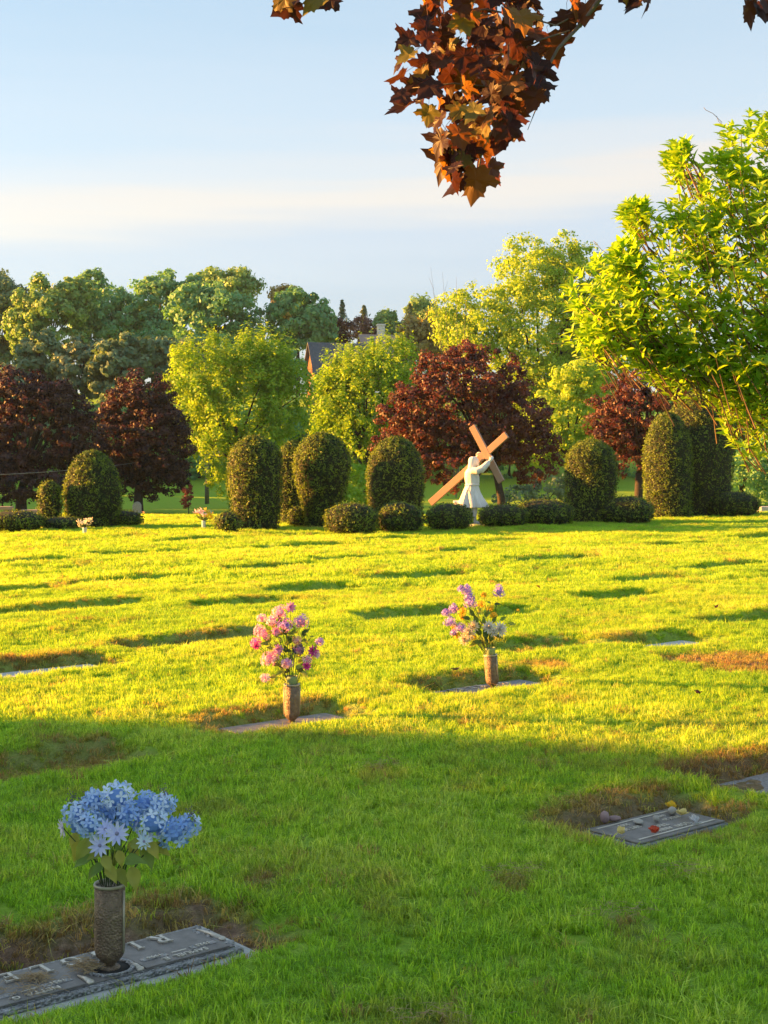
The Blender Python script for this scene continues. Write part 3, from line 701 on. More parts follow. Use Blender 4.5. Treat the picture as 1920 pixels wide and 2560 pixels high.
for k, (a, b_, yt, yb_, d, lab) in enumerate([
    (-30, 95, 1103, 1150, 33.0, 'low rounded yew at the left edge of the lawn'), (92, 182, 1116, 1149, 33.4, 'low rounded yew under the narrow column on the left'),
    (172, 232, 1118, 1141, 34.6, 'small low yew behind the white flowers'), (222, 309, 1103, 1138, 35.6, 'low rounded yew right of the big egg-shaped yew'),
    (464, 520, 1105, 1153, 32.0, 'low golden yew at the foot of the tall round-topped yew'), (700, 818, 1087, 1150, 32.3, 'low rounded yew in front of the gap beside the pear-shaped yew'),
    (810, 916, 1085, 1147, 33.1, 'low rounded yew in front of the dark dome yew'), (920, 1020, 1088, 1146, 33.9, 'low rounded yew in front of the statue\'s robe'),
    (1033, 1140, 1090, 1139, 34.9, 'low rounded yew just right of the statue'), (1112, 1240, 1080, 1136, 35.9, 'low rounded yew left of the half-shaded yew column'),
    (1295, 1413, 1073, 1133, 37.0, 'low rounded yew right of the half-shaded yew column'), (1525, 1640, 1062, 1116, 41.0, 'low rounded yew at the right end of the hedge'),
    (620, 665, 1095, 1142, 35.2, 'low dark yew tucked behind the tall yews')]):
    yew('low_yew', lab, a, b_, yt, yb_, d, 90 + k, 'mound', 'shrub', LG)
# ------------------------------------------------------------------ buildings on the ridge
def brick_mat():
    m, t = newmat('brick'); N = NT(t); v = N.obj()
    n = N.n('ShaderNodeTexBrick', ins={'Scale': 6.0, 'Color1': (0.17, 0.075, 0.045, 1), 'Color2': (0.14, 0.06, 0.04, 1), 'Mortar': (0.17, 0.14, 0.11, 1), 'Mortar Size': .015})
    N.l(v, n.inputs['Vector']); N.out(N.bsdf(n.outputs[0], .9)); return m
M['brick'] = brick_mat()
M['slate'] = simple_mat('slate_roof', (0.075, 0.085, 0.10), (0.115, 0.125, 0.145), 5, .8, bump=.3)
M['white_trim'] = simple_mat('white_trim', (0.70, 0.68, 0.64), (0.78, 0.76, 0.72), 4, .6)
M['glass'] = simple_mat('window_glass', (0.03, 0.04, 0.05), (0.05, 0.06, 0.07), 2, .1, spec=.8)
M['pale_roof'] = simple_mat('pale_roof', (0.30, 0.22, 0.20), (0.36, 0.27, 0.24), 4, .8)
def house(name, label, x, y, zg, w, dp, hw, hr, rot, wall, roof, chim=None):
    T = thing(name, label, 'house', (x, y, zg), (0, 0, rot))
    b = MB()   # walls with gables, gables on the +-x ends
    V = [(-w, -dp, -1), (w, -dp, -1), (w, dp, -1), (-w, dp, -1), (-w, -dp, hw), (w, -dp, hw), (w, dp, hw), (-w, dp, hw), (-w, 0, hr), (w, 0, hr)]
    b.add(V, [(0, 1, 5, 4), (2, 3, 7, 6), (3, 0, 4, 8, 7), (1, 2, 6, 9, 5)]); link('wall', b.mesh('wall'), wall, T)
    b = MB(); ov = .35; k = (hr - hw) / dp
    for sgn in (-1, 1):
        a = np.array([(-w - ov, sgn * (dp + ov), hw - ov * k + .06), (w + ov, sgn * (dp + ov), hw - ov * k + .06), (w + ov, 0, hr + .06), (-w - ov, 0, hr + .06)])
        lo = a - np.array([0, 0, .16]); b.add(np.concatenate([a, lo]), [(0, 1, 2, 3), (7, 6, 5, 4), (0, 4, 5, 1), (3, 2, 6, 7), (0, 3, 7, 4), (1, 5, 6, 2)])
    rf = link('roof', b.mesh('roof'), roof, T)
    if chim:
        b = MB(); b.box((chim[0], chim[1], hr + .2), (.35, .35, .8)); b.box((chim[0], chim[1], hr + 1.05), (.42, .42, .08)); link('chimney', b.mesh('chimney'), M['white_trim'] if chim[2] else wall, rf)
    for (px, sgn) in [(-w * .5, -1), (w * .5, -1), (0, -1)]:
        b = MB(); b.box((px, -dp - .03, hw * .55), (.55, .05, .7)); wd = link('window', b.mesh('window'), M['white_trim'], T)
        b = MB(); b.box((px, -dp - .06, hw * .55), (.45, .04, .6)); link('pane', b.mesh('pane'), M['glass'], wd)
    b = MB(); b.box((-w - .03, -dp * .3, hw * .5), (.05, .5, .65)); wd = link('window', b.mesh('window'), M['white_trim'], T)
    b = MB(); b.box((-w - .06, -dp * .3, hw * .5), (.04, .42, .56)); link('pane', b.mesh('pane'), M['glass'], wd)
    return T
hd = 132; hx = mx(735, hd)
house('brick_house', 'orange brick house with grey slate roof among the trees on the ridge', hx, hd, mz(838, hd) - 1.2, 2.8, 1.7, 2.9, mz(742, hd) - mz(838, hd) + 1.2, R(18), M['brick'], M['slate'])
hd2 = 147
house('ridge_house', 'half hidden house with pale roof and white chimney on the ridge', mx(835, hd2), hd2, mz(770, hd2) - 2.1, 2.6, 2.2, 2.2, 4.3, R(12), M['brick'], M['pale_roof'], (-.6, 0, True))

# ------------------------------------------------------------------ statue with cross
M['statue'] = simple_mat('white_painted_stone', (0.66, 0.66, 0.64), (0.76, 0.76, 0.75), 9, .55, bump=.15, bscale=60)
M['cross'] = simple_mat('tan_painted_wood', (0.31, 0.195, 0.13), (0.37, 0.235, 0.16), 3, .6, bump=.1)
M['rock'] = simple_mat('plinth_stone', (0.30, 0.29, 0.27), (0.42, 0.40, 0.37), 5, .9, bump=.6, bscale=12)
SD = 35.5; SX = mx(1021, SD)
T = thing('statue', 'white robed statue of a man shouldering a large tan cross', 'statue', (SX, SD, G(SX, SD))); T.scale = (1.0, 1.0, 1.05)
def q(zx, zy): return ((zx - 830) / 721.0, (1890 - zy) / 721.0)
def ell(c, ax, rx, ry, n=20, fold=None, tilt=0):
    """ring of points round c in the horizontal plane, optionally folded and tilted about y"""
    P = []
    for k in range(n):
        th = 2 * math.pi * k / n; f = 1 + (fold(th) if fold else 0)
        x, y = rx * f * math.cos(th), ry * f * math.sin(th)
        P.append((c[0] + x * math.cos(tilt), c[1] + y, c[2] + x * math.sin(tilt)))
    return P
b = MB()
def folds(a, n=11, ph=0): return lambda th: a * math.sin(n * th + ph) + a * .5 * math.sin((n * 2 - 5) * th + ph * 2)
# robe: hem to neck, leaning a little forward
prof = [(.00, .46, .36, .24, .15), (-.01, .56, .325, .235, .14), (-.03, .70, .265, .21, .12), (-.03, .84, .21, .18, .09), (-.02, .95, .175, .16, .03), (-.01, 1.00, .16, .15, .012),
        (-.01, 1.06, .18, .165, .03), (-.02, 1.18, .185, .18, .02), (-.03, 1.30, .165, .19, .012), (-.02, 1.37, .125, .16, .01), (.0, 1.42, .07, .075, 0), (.02, 1.46, .058, .06, 0)]
b.rings([ell((x + .0, 0, z), 0, rx, ry, 36, folds(f, 11, z * 2)) for x, z, rx, ry, f in prof])
# head, tipped back, facing the cross on the right
hc = (.055, 0, 1.555)
b.ball(hc, (.095, .078, .122), 18, 12)
b.ball((hc[0] + .060, 0, hc[2] - .055), (.050, .050, .060), 12, 8)             # jaw
b.ball((hc[0] + .098, 0, hc[2] + .000), (.020, .014, .024), 8, 6)             # nose
b.ball((hc[0] + .085, 0, hc[2] + .042), (.020, .050, .014), 8, 6)             # brow
b.ball((hc[0] + .088, 0, hc[2] - .043), (.016, .026, .010), 8, 6)             # lips
b.ball((hc[0] + .078, 0, hc[2] - .098), (.034, .040, .034), 10, 7)            # beard
b.tube([(-.0, 0, 1.36), (.02, 0, 1.44), (.05, 0, 1.50)], [.065, .058, .06], 12)
# near arm with wide sleeve, far arm reaching over the crossbeam
b.tube([(-.02, -.15, 1.34), (.10, -.22, 1.33), (.24, -.23, 1.40), (.34, -.20, 1.49), (.385, -.17, 1.53)], [.085, .088, .082, .072, .062], 14)
b.tube([(.12, -.22, 1.33), (.22, -.23, 1.33), (.33, -.20, 1.42)], [.05, .055, .04], 10)
b.tube([(.33, -.20, 1.50), (.42, -.15, 1.57)], [.042, .034], 10)
b.tube([(-.02, .15, 1.34), (.06, .26, 1.44), (.10, .30, 1.58), (.12, .28, 1.66)], [.08, .078, .065, .05], 12)
b.tube([(.12, .28, 1.64), (.14, .25, 1.70)], [.036, .032], 8)
def hand(base, dirv, side, curl):
    bv = Vector(base); dv = Vector(dirv).normalized(); sv = Vector(side).normalized(); cv = Vector(curl).normalized()
    b.tube([bv, bv + dv * .05, bv + dv * .09], [.034, .042, .038], 10)
    for k, L in enumerate((.062, .074, .07, .055)):
        p0 = bv + dv * .085 + sv * (-.03 + .02 * k)
        b.tube([p0, p0 + dv * L * .5 + cv * .012, p0 + dv * L * .75 + cv * .045, p0 + dv * L * .6 + cv * .075], [.0115, .011, .010, .008], 6)
    p0 = bv + dv * .04 - sv * .036
    b.tube([p0, p0 - sv * .025 + dv * .025, p0 - sv * .03 + dv * .05 + cv * .03], [.014, .012, .009], 6)
hand((.41, -.155, 1.56), (.62, .1, .75), (.75, .0, -.62), (0, 1, 0.1))
hand((.135, .26, 1.685), (.3, -.55, .75), (.8, .3, 0), (.4, -.8, -.4))
# legs: front lower leg and foot, rear foot raised behind
b.tube([(.02, -.04, .60), (.05, -.05, .40), (.045, -.05, .24), (.05, -.05, .13)], [.085, .068, .052, .042], 12)
b.tube([(.02, -.05, .115), (.10, -.055, .105), (.19, -.06, .09)], [.045, .042, .028], 10)
b.tube([(-.12, .08, .62), (-.26, .10, .59), (-.38, .11, .575)], [.075, .06, .045], 12)
b.tube([(-.36, .11, .58), (-.44, .11, .585), (-.48, .11, .60)], [.045, .042, .03], 10)
body = link('figure', b.mesh('figure', True), M['statue'], T)
rm = body.modifiers.new('remesh', 'REMESH'); rm.mode = 'VOXEL'; rm.voxel_size = .011; rm.use_smooth_shade = True
sm = body.modifiers.new('smooth', 'SMOOTH'); sm.factor = .5; sm.iterations = 2
# veil-like long hair, belt, sash
b = MB()
b.rings([ell((.02, 0, 1.672), 0, .05, .045, 16), ell((.012, 0, 1.645), 0, .092, .082, 16), ell((.0, 0, 1.60), 0, .104, .095, 16), ell((-.012, 0, 1.54), 0, .096, .097, 16), ell((-.03, 0, 1.46), 0, .085, .105, 16), ell((-.05, 0, 1.36), 0, .08, .12, 16), ell((-.06, 0, 1.30), 0, .05, .09, 16)])
link('hair', b.mesh('hair', True), M['statue'], T)
b = MB(); b.lathe([(.172, -.022), (.182, -.01), (.182, .012), (.172, .024)], 24, (-.01, 0, 1.0)); link('belt', b.mesh('belt', True), M['statue'], T)
b = MB(); b.tube([(-.09, -.155, 1.0), (-.10, -.19, .90), (-.07, -.205, .78)], [.018, .014, .016], 8); b.tube([(-.10, -.15, 1.0), (-.13, -.185, .92), (-.14, -.20, .84)], [.016, .013, .014], 8); link('sash', b.mesh('sash', True), M['statue'], T)
# cross: plane turned a little to the left, behind the figure
ca = R(24)
def pl(x, z, off=0.0): s_ = x / math.cos(ca); return Vector((s_ * math.cos(ca) - math.sin(ca) * off, -s_ * math.sin(ca) - math.cos(ca) * off + .20, z))
CT = link('cross', None, parent=T); CT.empty_display_size = .1
def beam(nm, p0, p1, wd, th, mat, lift=0):
    a = pl(*p0); c = pl(*p1); ax = (c - a); L = ax.length; ax.normalize(); nn = Vector((-math.sin(ca), -math.cos(ca), 0)); sd = nn.cross(ax).normalized()
    b = MB(); rot = Matrix((ax, sd, nn)).transposed(); mid = (a + c) / 2 + nn * lift
    P = np.array([[x, y, z] for x in (-1, 1) for y in (-1, 1) for z in (-1, 1)], float) * np.array([L / 2, wd / 2, th / 2])
    P = P @ np.array(rot).T + np.array(mid)
    b.add(P, [(0, 1, 3, 2), (4, 6, 7, 5), (0, 4, 5, 1), (2, 3, 7, 6), (0, 2, 6, 4), (1, 5, 7, 3)])
    o = link(nm, b.mesh(nm), mat, CT); bv = o.modifiers.new('bevel', 'BEVEL'); bv.width = .008; bv.segments = 2; return o
beam('long_beam', q(85, 1500), q(1435, 310), 0.168, .09, M['cross'])
beam('crossbeam', q(830, 160), q(1345, 1120), 0.168, .09, M['cross'], .004)
# rocky plinth
rn = random.Random(4); b = MB(); b.ball((-.34, .08, .26), (.36, .34, .30), 14, 9, .08, rn); b.ball((.1, 0, .02), (.45, .38, .09), 14, 7, .06, rn)
link('plinth', b.mesh('plinth'), M['rock'], T)

# ------------------------------------------------------------------ bronze vases
def bronze_mat():
    m, t = newmat('hammered_bronze'); N = NT(t); v = N.obj()
    vo = N.n('ShaderNodeTexVoronoi', ins={'Scale': 125.0}); N.l(v, vo.inputs['Vector'])
    ns = N.noise(30, 5, v)
    c = N.ramp(ns, [(0.3, (0.105, 0.078, 0.055)), (0.6, (0.210, 0.155, 0.105)), (0.8, (0.32, 0.24, 0.165))])
    N.out(N.bsdf(c, .50, .35, .4, N.bump(N.m('MULTIPLY', vo.outputs['Distance'], -1.0), .8, .005))); return m
M['bronze'] = bronze_mat()
M['bronze_rim'] = simple_mat('worn_bronze_rim', (0.33, 0.30, 0.22), (0.45, 0.41, 0.32), 30, .5, .3)
M['bronze_in'] = simple_mat('dark_vase_inside', (0.02, 0.018, 0.015), (0.03, 0.027, 0.022), 20, .9)
M['liner'] = simple_mat('green_plastic_liner', (0.20, 0.28, 0.12), (0.25, 0.33, 0.16), 12, .5)
def vase(label, x, y, z, hgt=.262, r=.052, tilt=0.0, ridge=R(-20), liner=False):
    T = thing('flower_vase', label, 'vase', (x, y, z), (0, tilt, 0), 'bronze grave vases')
    b = MB(); pr = [(.018, .0), (.020, .010), (.034, .022), (.046, .036), (.0505, .052), (.052, .075), (.052, hgt * .6), (.0525, hgt)]
    b.lathe([(a * r / .052, c_) for a, c_ in pr], 40); link('body', b.mesh('body', True), M['bronze'], T)
    b = MB(); b.lathe([(r * .94, hgt - .002), (r * 1.05, hgt - .002), (r * 1.07, hgt + .004), (r * 1.03, hgt + .009), (r * .95, hgt + .008), (r * .90, hgt + .002), (r * .90, hgt - .02)], 40, cap=False); link('rim', b.mesh('rim', True), M['bronze_rim'], T)
    b = MB(); b.lathe([(r * .905, hgt - .001), (r * .89, hgt - .06), (r * .2, hgt - .062)], 32, cap=True); link('inside', b.mesh('inside', True), M['bronze_in'], T)
    b = MB(); b.lathe([(.034, -.012), (.036, -.004), (.028, .002), (.019, .004)], 28); link('foot', b.mesh('foot', True), M['bronze'], T)
    for dth in (0, math.pi):
        a = ridge + dth; b = MB()
        b.tube([(math.cos(a) * (r + .001), math.sin(a) * (r + .001), .05), (math.cos(a) * (r + .002), math.sin(a) * (r + .002), hgt * .95)], .0042, 8)
        link('seam', b.mesh('seam', True), M['bronze_rim'], T)
    if liner:
        b = MB(); b.lathe([(r * .70, hgt - .05), (r * .74, hgt + .045), (r * .80, hgt + .062), (r * .76, hgt + .062), (r * .70, hgt + .045), (r * .6, hgt + .03)], 28, cap=True); link('liner', b.mesh('liner', True), M['liner'], T)
    return T
# ------------------------------------------------------------------ grave markers
M['granite'] = simple_mat('grey_granite', (0.15, 0.155, 0.16), (0.30, 0.305, 0.31), 60, .85, bump=.5, bscale=70)
M['concrete'] = simple_mat('pale_concrete', (0.36, 0.36, 0.35), (0.52, 0.52, 0.50), 18, .9, bump=.5, bscale=50)
def plaque_mat(name, a, b_, hammer=False, rough=.45):
    m, t = newmat(name); N = NT(t); v = N.obj()
    c = N.ramp(N.noise(14, 6, v, .65), [(0.3, a), (0.7, b_)])
    if hammer:
        vo = N.n('ShaderNodeTexVoronoi', ins={'Scale': 75.0}); N.l(v, vo.inputs['Vector']); h = N.m('MULTIPLY', vo.outputs['Distance'], -1.0)
        nrm = N.bump(h, 1.0, .02)
    else: nrm = N.bump(N.noise(180, 3, v), .35, .004)
    N.out(N.bsdf(c, rough, .45, .5, nrm)); return m
M['pl_field'] = plaque_mat('plaque_field', (0.135, 0.125, 0.115), (0.270, 0.250, 0.230), rough=.6)
M['pl_edge'] = plaque_mat('plaque_hammered', (0.22, 0.225, 0.23), (0.46, 0.46, 0.46), True, .38)
M['pl_hi'] = plaque_mat('plaque_raised', (0.46, 0.42, 0.35), (0.66, 0.62, 0.54), rough=.4)
ROT = R(220)       # the lettering is read from the far side
def text_mesh(name, s, size, ext, sx=1.0):
    c = bpy.data.curves.new(name, 'FONT'); c.body = s; c.size = size; c.extrude = ext; c.align_x = 'CENTER'; c.align_y = 'CENTER'; c.resolution_u = 3; c.offset = size * .012
    o = bpy.data.objects.new(name, c); COL.objects.link(o); dg = bpy.context.evaluated_depsgraph_get()
    me = bpy.data.meshes.new_from_object(o.evaluated_get(dg)); bpy.data.objects.remove(o, do_unlink=True); bpy.data.curves.remove(c)
    co = np.zeros(len(me.vertices) * 3, np.float32); me.vertices.foreach_get('co', co); co = co.reshape(-1, 3); co[:, 0] *= sx; me.vertices.foreach_set('co', co.ravel()); me.update()
    me.name = name; me.materials.clear(); return me
def serif_letter(ch, H, ext):
    """roman capitals with serifs: thick and thin strokes as raised bars"""
    b = MB(); k = H; th, tn = .17 * k, .07 * k
    def bar(x0, y0, x1, y1): b.box(((x0 + x1) / 2 * k, (y0 + y1) / 2 * k, ext / 2 + e[0]), (abs(x1 - x0) / 2 * k, abs(y1 - y0) / 2 * k, ext / 2)); e[0] += .0003
    e = [0.0]
    def arc(cx, cy, rx, ry, a0, a1, w0, w1, n=14):
        V = []
        for i in range(n + 1):
            a = R(a0 + (a1 - a0) * i / n); w = w0 + (w1 - w0) * abs(math.cos(a))
            for r_ in (-.5, .5):
                for zz in (e[0], ext + e[0]): V.append(((cx + (rx + r_ * w) * math.cos(a)) * k, (cy + (ry + r_ * w) * math.sin(a)) * k, zz))
        F = []
        for i in range(n):
            o_ = i * 4; F += [(o_ + 1, o_ + 3, o_ + 7, o_ + 5), (o_, o_ + 4, o_ + 6, o_ + 2), (o_, o_ + 1, o_ + 5, o_ + 4), (o_ + 2, o_ + 6, o_ + 7, o_ + 3)]
        F += [(0, 2, 3, 1), (n * 4, n * 4 + 1, n * 4 + 3, n * 4 + 2)]
        b.add(V, F); e[0] += .0003
    def slant(x0, y0, x1, y1, w):
        V = []
        for x, y in ((x0, y0), (x0 + w, y0), (x1 + w, y1), (x1, y1)):
            for zz in (e[0], ext + e[0]): V.append((x * k, y * k, zz))
        b.add(V, [(1, 3, 5, 7), (6, 4, 2, 0), (0, 2, 3, 1), (2, 4, 5, 3), (4, 6, 7, 5), (6, 0, 1, 7)]); e[0] += .0003
    s_ = .05
    if ch in 'RLEI': bar(-.30, -.5, -.14, .5); bar(-.40, .5 - s_, -.04, .5); bar(-.40, -.5, -.04, -.5 + s_)
    if ch == 'R': arc(-.12, .24, .30, .23, -90, 90, .06, .16); bar(-.2, .44, -.10, .5); bar(-.2, -.02, -.1, .04); slant(.22, -.5, -.08, .02, .17); bar(.14, -.5, .48, -.5 + s_)
    if ch == 'L': bar(-.16, -.5, .32, -.43); slant(.26, -.43, .32, -.22, .05)
    if ch == 'E': bar(-.16, -.5, .32, -.43); bar(-.16, .43, .30, .5); bar(-.16, -.03, .16, .03); slant(.26, -.43, .32, -.24, .05); bar(.25, .26, .30, .44); bar(.11, -.11, .16, .11)
    if ch == 'G': arc(.02, 0, .38, .46, 38, 330, .06, .16, 22); bar(.22, -.36, .38, -.02); bar(.14, -.05, .46, -.0); bar(.30, .16, .34, .40)
    return b.mesh('letter')
def slab(T, name, L, Wd, z0, z1, mat, bev=.01, x=0, y=0, parent=None, seg=2, rough=0.0, seed=0):
    b = MB(); b.box((x, y, (z0 + z1) / 2), (L / 2, Wd / 2, (z1 - z0) / 2)); o = link(name, b.mesh(name), mat, parent or T)
    if bev: bv = o.modifiers.new('bevel', 'BEVEL'); bv.width = bev; bv.segments = seg
    return o
def marker(label, i, name='grave_marker', stone='granite'):
    p = PL[i]; zt = G(p[0], p[1]) + .016
    T = thing(name, label, 'grave marker', (p[0], p[1], zt), (0, 0, ROT), 'flat grave markers')
    slab(T, 'stone_base', p[2], p[3], -.08, 0, M[stone], .012)
    return T, p, zt
# near companion marker
T, p, zt = marker('bronze companion marker with raised lettering under the blue flowers', i_near, stone='concrete')
L_, W_ = p[2] - .10, p[3] - .09
slab(T, 'plaque_edge', L_, W_, .0, .020, M['pl_edge'], .006)
pq = slab(T, 'plaque', L_ - .045, W_ - .055, .0203, .0245, M['pl_field'], .003)
for k, ch in enumerate('RIGGLE'):
    o = link('letter', serif_letter(ch, .078, .007), M['pl_hi'], pq, (-.30 + .118 * k, -.085, .0247))
for sx_, nm, dt1, dt2 in ((-1, 'SAMUEL  E.', '1925', '1996'), (1, 'NETTA  G.', '1931', '')):
    cx_ = sx_ * .285
    npn = slab(T, 'name_panel', .345, .088, .0247, .0295, M['pl_field'], .003, x=cx_ * 1.0, y=.088, parent=pq)
    link('name', text_mesh('name', nm, .036, .0022, 1.05), M['pl_hi'], npn, (cx_, .106, .0317))
    for dx_, s_ in ((-.1, dt1), (.1, dt2)):
        slab(T, 'date_plate', .105, .028, .0297, .0315, M['pl_edge'], .001, x=cx_ + dx_, y=.064, parent=npn)
        if s_: link('date', text_mesh('date', s_, .027, .0018, 1.1), M['pl_hi'], npn, (cx_ + dx_, .064, .0333))
    b = MB(); b.box((cx_, .064, .0305), (.03, .0035, .0012)); link('dash', b.mesh('dash'), M['pl_hi'], npn)
# torches beside the name panels, flower relief at the end, ring round the vase
for (x0, y0, x1, y1) in [(-.478, .045, -.462, -.10), (-.095, .12, -.10, .045), (.095, .12, .10, .045), (.478, .045, .462, -.10)]:
    b = MB(); b.tube([(x0, y0, .026), (x0 * .6 + x1 * .4, y0 * .6 + y1 * .4, .030), (x1, y1, .028)], [.011, .0075, .003], 8); b.ball((x0, y0 + .004, .027), (.015, .012, .009), 8, 6); link('torch', b.mesh('torch', True), M['pl_hi'], pq)
rn = random.Random(8)
for ex in (-1, 1):
    for k in range(13):
        fx, fy = ex * (L_ / 2 - .012 - rn.uniform(0, .035)), rn.uniform(-.13, .10); b = MB()
        for j in range(5):
            a = j * 1.2566 + rn.random(); b.ball((fx + .011 * math.cos(a), fy + .011 * math.sin(a), .022), (.0095, .0075, .006), 7, 5)
        link('relief_flower', b.mesh('relief_flower', True), M['pl_edge'], pq)
b = MB(); b.lathe([(.083, .022), (.086, .030), (.078, .034), (.070, .030), (.068, .024)], 40, (-.022, .045, 0), cap=False); link('vase_ring', b.mesh('vase_ring', True), M['pl_edge'], pq)
b = MB(); b.lathe([(.069, .0255), (.03, .0262), (.01, .0262)], 32, (-.022, .045, 0)); link('vase_well', b.mesh('vase_well', True), M['bronze_in'], pq)
def mk_world(p, zt, lx, ly, lz):   # marker local to world
    return (p[0] + lx * math.cos(ROT) - ly * math.sin(ROT), p[1] + lx * math.sin(ROT) + ly * math.cos(ROT), zt + lz)
vx, vy, vz = mk_world(p, zt, -.022, .045, .034)
V1 = vase('large hammered bronze vase holding blue flowers on the near marker', vx, vy, vz, .275)
near_vase = (vx, vy, vz + .275)
# straw clippings on the near plaque
M['straw'] = simple_mat('dry_straw', (0.30, 0.20, 0.10), (0.48, 0.36, 0.19), 40, .8)
def straw(label, x, y, z, n, sx_, sy_, h, seed):
    g = random.Random(seed); b = MB()
    for k in range(n):
        a = g.uniform(0, 6.283); l = g.uniform(.02, .055); cx_, cy_ = g.gauss(0, sx_), g.gauss(0, sy_); cz = abs(g.gauss(0, h)) * max(0, 1 - (abs(cx_) / sx_ + abs(cy_) / sy_) / 5) + .002
        dz = g.uniform(-.006, .012)
        b.tube([(cx_ - math.cos(a) * l / 2, cy_ - math.sin(a) * l / 2, cz), (cx_ + g.gauss(0, .004), cy_ + g.gauss(0, .004), cz + dz * .6 + .003), (cx_ + math.cos(a) * l / 2, cy_ + math.sin(a) * l / 2, cz + dz)], .0007, 3, False)
    o = link('straw_clump', b.mesh('straw_clump'), M['straw'], loc=(x, y, z)); tag(o, label, 'dry grass'); stuff(o); return o
straw('dry straw clippings lying over the raised letters of the near plaque', *mk_world(p, zt, .225, -.015, .026), 170, .034, .018, .010, 1)
straw('brown tuft of straw against the foot of the large bronze vase', *mk_world(p, zt, .055, .02, .03), 190, .026, .022, .020, 2)
straw('thin scatter of straw on the left name panel of the near plaque', *mk_world(p, zt, .30, .07, .031), 70, .05, .022, .006, 3)
for k, (xd, yd, lab) in enumerate([(818, 1668, 'pale wisp of cut grass in the shaded lawn middle'), (1110, 1912, 'matted pale grass clippings left of the right-hand marker foreground'), (930, 2235, 'bleached grass wisp near the bottom of the lawn'), (1345, 2000, 'flattened dry clippings in the right foreground lawn'), (1480, 1905, 'pale cut grass stems right of the foreground middle')]):
    d = gd(yd); x = mx(xd, d); straw(lab, x, d, G(x, d) + .045, 60, .07, .05, .012, 20 + k)
# right single marker with offerings
T, p, zt = marker('small weathered single marker strewn with petals and pebbles', i_right)
pq = slab(T, 'plaque', p[2] - .03, p[3] - .03, .0, .010, M['pl_field'], .004)
for s_, x, y, sz in [('LORI  ANN', -.02, .085, .046), ('TROY', .02, .03, .046), ('JULY 25', -.14, -.025, .036), ('SEPT 28', .15, -.025, .036), ('1970', -.13, -.085, .036), ('2005', .14, -.085, .036)]:
    link('inscription', text_mesh('inscription', s_, sz, .0024, 1.0), M['pl_hi'], pq, (x, y, .0122))
slab(T, 'plaque_border', p[2] - .10, .012, .0103, .0135, M['pl_hi'], .001, x=0, y=p[3] / 2 - .055, parent=pq)
slab(T, 'plaque_border', p[2] - .10, .012, .0103, .0135, M['pl_hi'], .001, x=0, y=-p[3] / 2 + .055, parent=pq)
rmark = (p, zt)
# the stones further off
Tp, pp, zp = marker('grey marker below the pink bouquet, half hidden by grass', i_pink)
slab(Tp, 'plaque', pp[2] - .12, pp[3] - .12, 0, .012, M['pl_field'], .004)
Tl, pll, zl = marker('grey marker with worn letters below the lilac bouquet', i_lilac)
pq = slab(Tl, 'plaque', pll[2] - .50, pll[3] - .10, 0, .012, M['pl_field'], .004)
for k, ch in enumerate('GERLE'):
    link('letter', serif_letter(ch, .085, .007), M['pl_hi'], pq, (-.24 + .12 * k, -.06, .0122))
marker('grey stone corner cut by the right edge of the view', i_redge)
marker('pale stone sliver behind the lawn right of the lilac bouquet', i_farr, stone='concrete')
marker('pale stone sliver at the left edge of the sunlit lawn', i_farl, stone='concrete')
# vases on them
px_, py_ = mx(626, gd(1560)), gd(1560); pz_ = zp + .012
V2 = vase('slim bronze vase with green liner holding the pink bouquet', px_, pp[1] + (px_ - pp[0]) * UY / UX * .9 + .0, pz_, .245, .0515, 0, R(10), True)
pink_c = (V2.location.x, V2.location.y, V2.location.z)
lx_ = mx(1062, gd(1480)); V3 = vase('leaning bronze vase with green liner holding the lilac bouquet', lx_ + .02, pll[1] + (lx_ - pll[0]) * UY / UX * .9, zl + .012, .245, .0515, R(-4), R(-38), True)
lil_c = (V3.location.x, V3.location.y, V3.location.z)

# pebbles and petals on the right marker
M['pebble'] = simple_mat('pebble', (0.33, 0.31, 0.27), (0.46, 0.43, 0.38), 20, .8)
M['pebble_pink'] = simple_mat('pink_rock', (0.25, 0.17, 0.17), (0.36, 0.26, 0.25), 20, .9)
M['pet_yellow'] = leaf_mat('yellow_petal', (0.75, 0.55, 0.04), (0.80, 0.62, 0.08), (1.1, 1.1, .8), .3, src='obj')
M['pet_cream'] = leaf_mat('cream_petal', (0.75, 0.62, 0.24), (0.80, 0.68, 0.30), (1.1, 1.1, .9), .3, src='obj')
M['pet_red'] = leaf_mat('red_petal', (0.62, 0.10, 0.05), (0.70, 0.14, 0.07), (1.1, 1, .9), .3, src='obj')
M['pet_white'] = leaf_mat('white_petal', (0.72, 0.74, 0.78), (0.8, 0.8, 0.82), (1, 1, 1), .3, src='obj')
def pebble(label, lx, ly, r, mat, seed):
    rn = random.Random(seed); b = MB(); b.ball((0, 0, r[2] * .8), r, 12, 8, .05, rn)
    o = link('pebble', b.mesh('pebble', True), M[mat], loc=mk_world(p, zt, lx, ly, .015), rot=(0, 0, rn.uniform(0, 3))); tag(o, label, 'stone', 'stones left on the marker')
p, zt = rmark
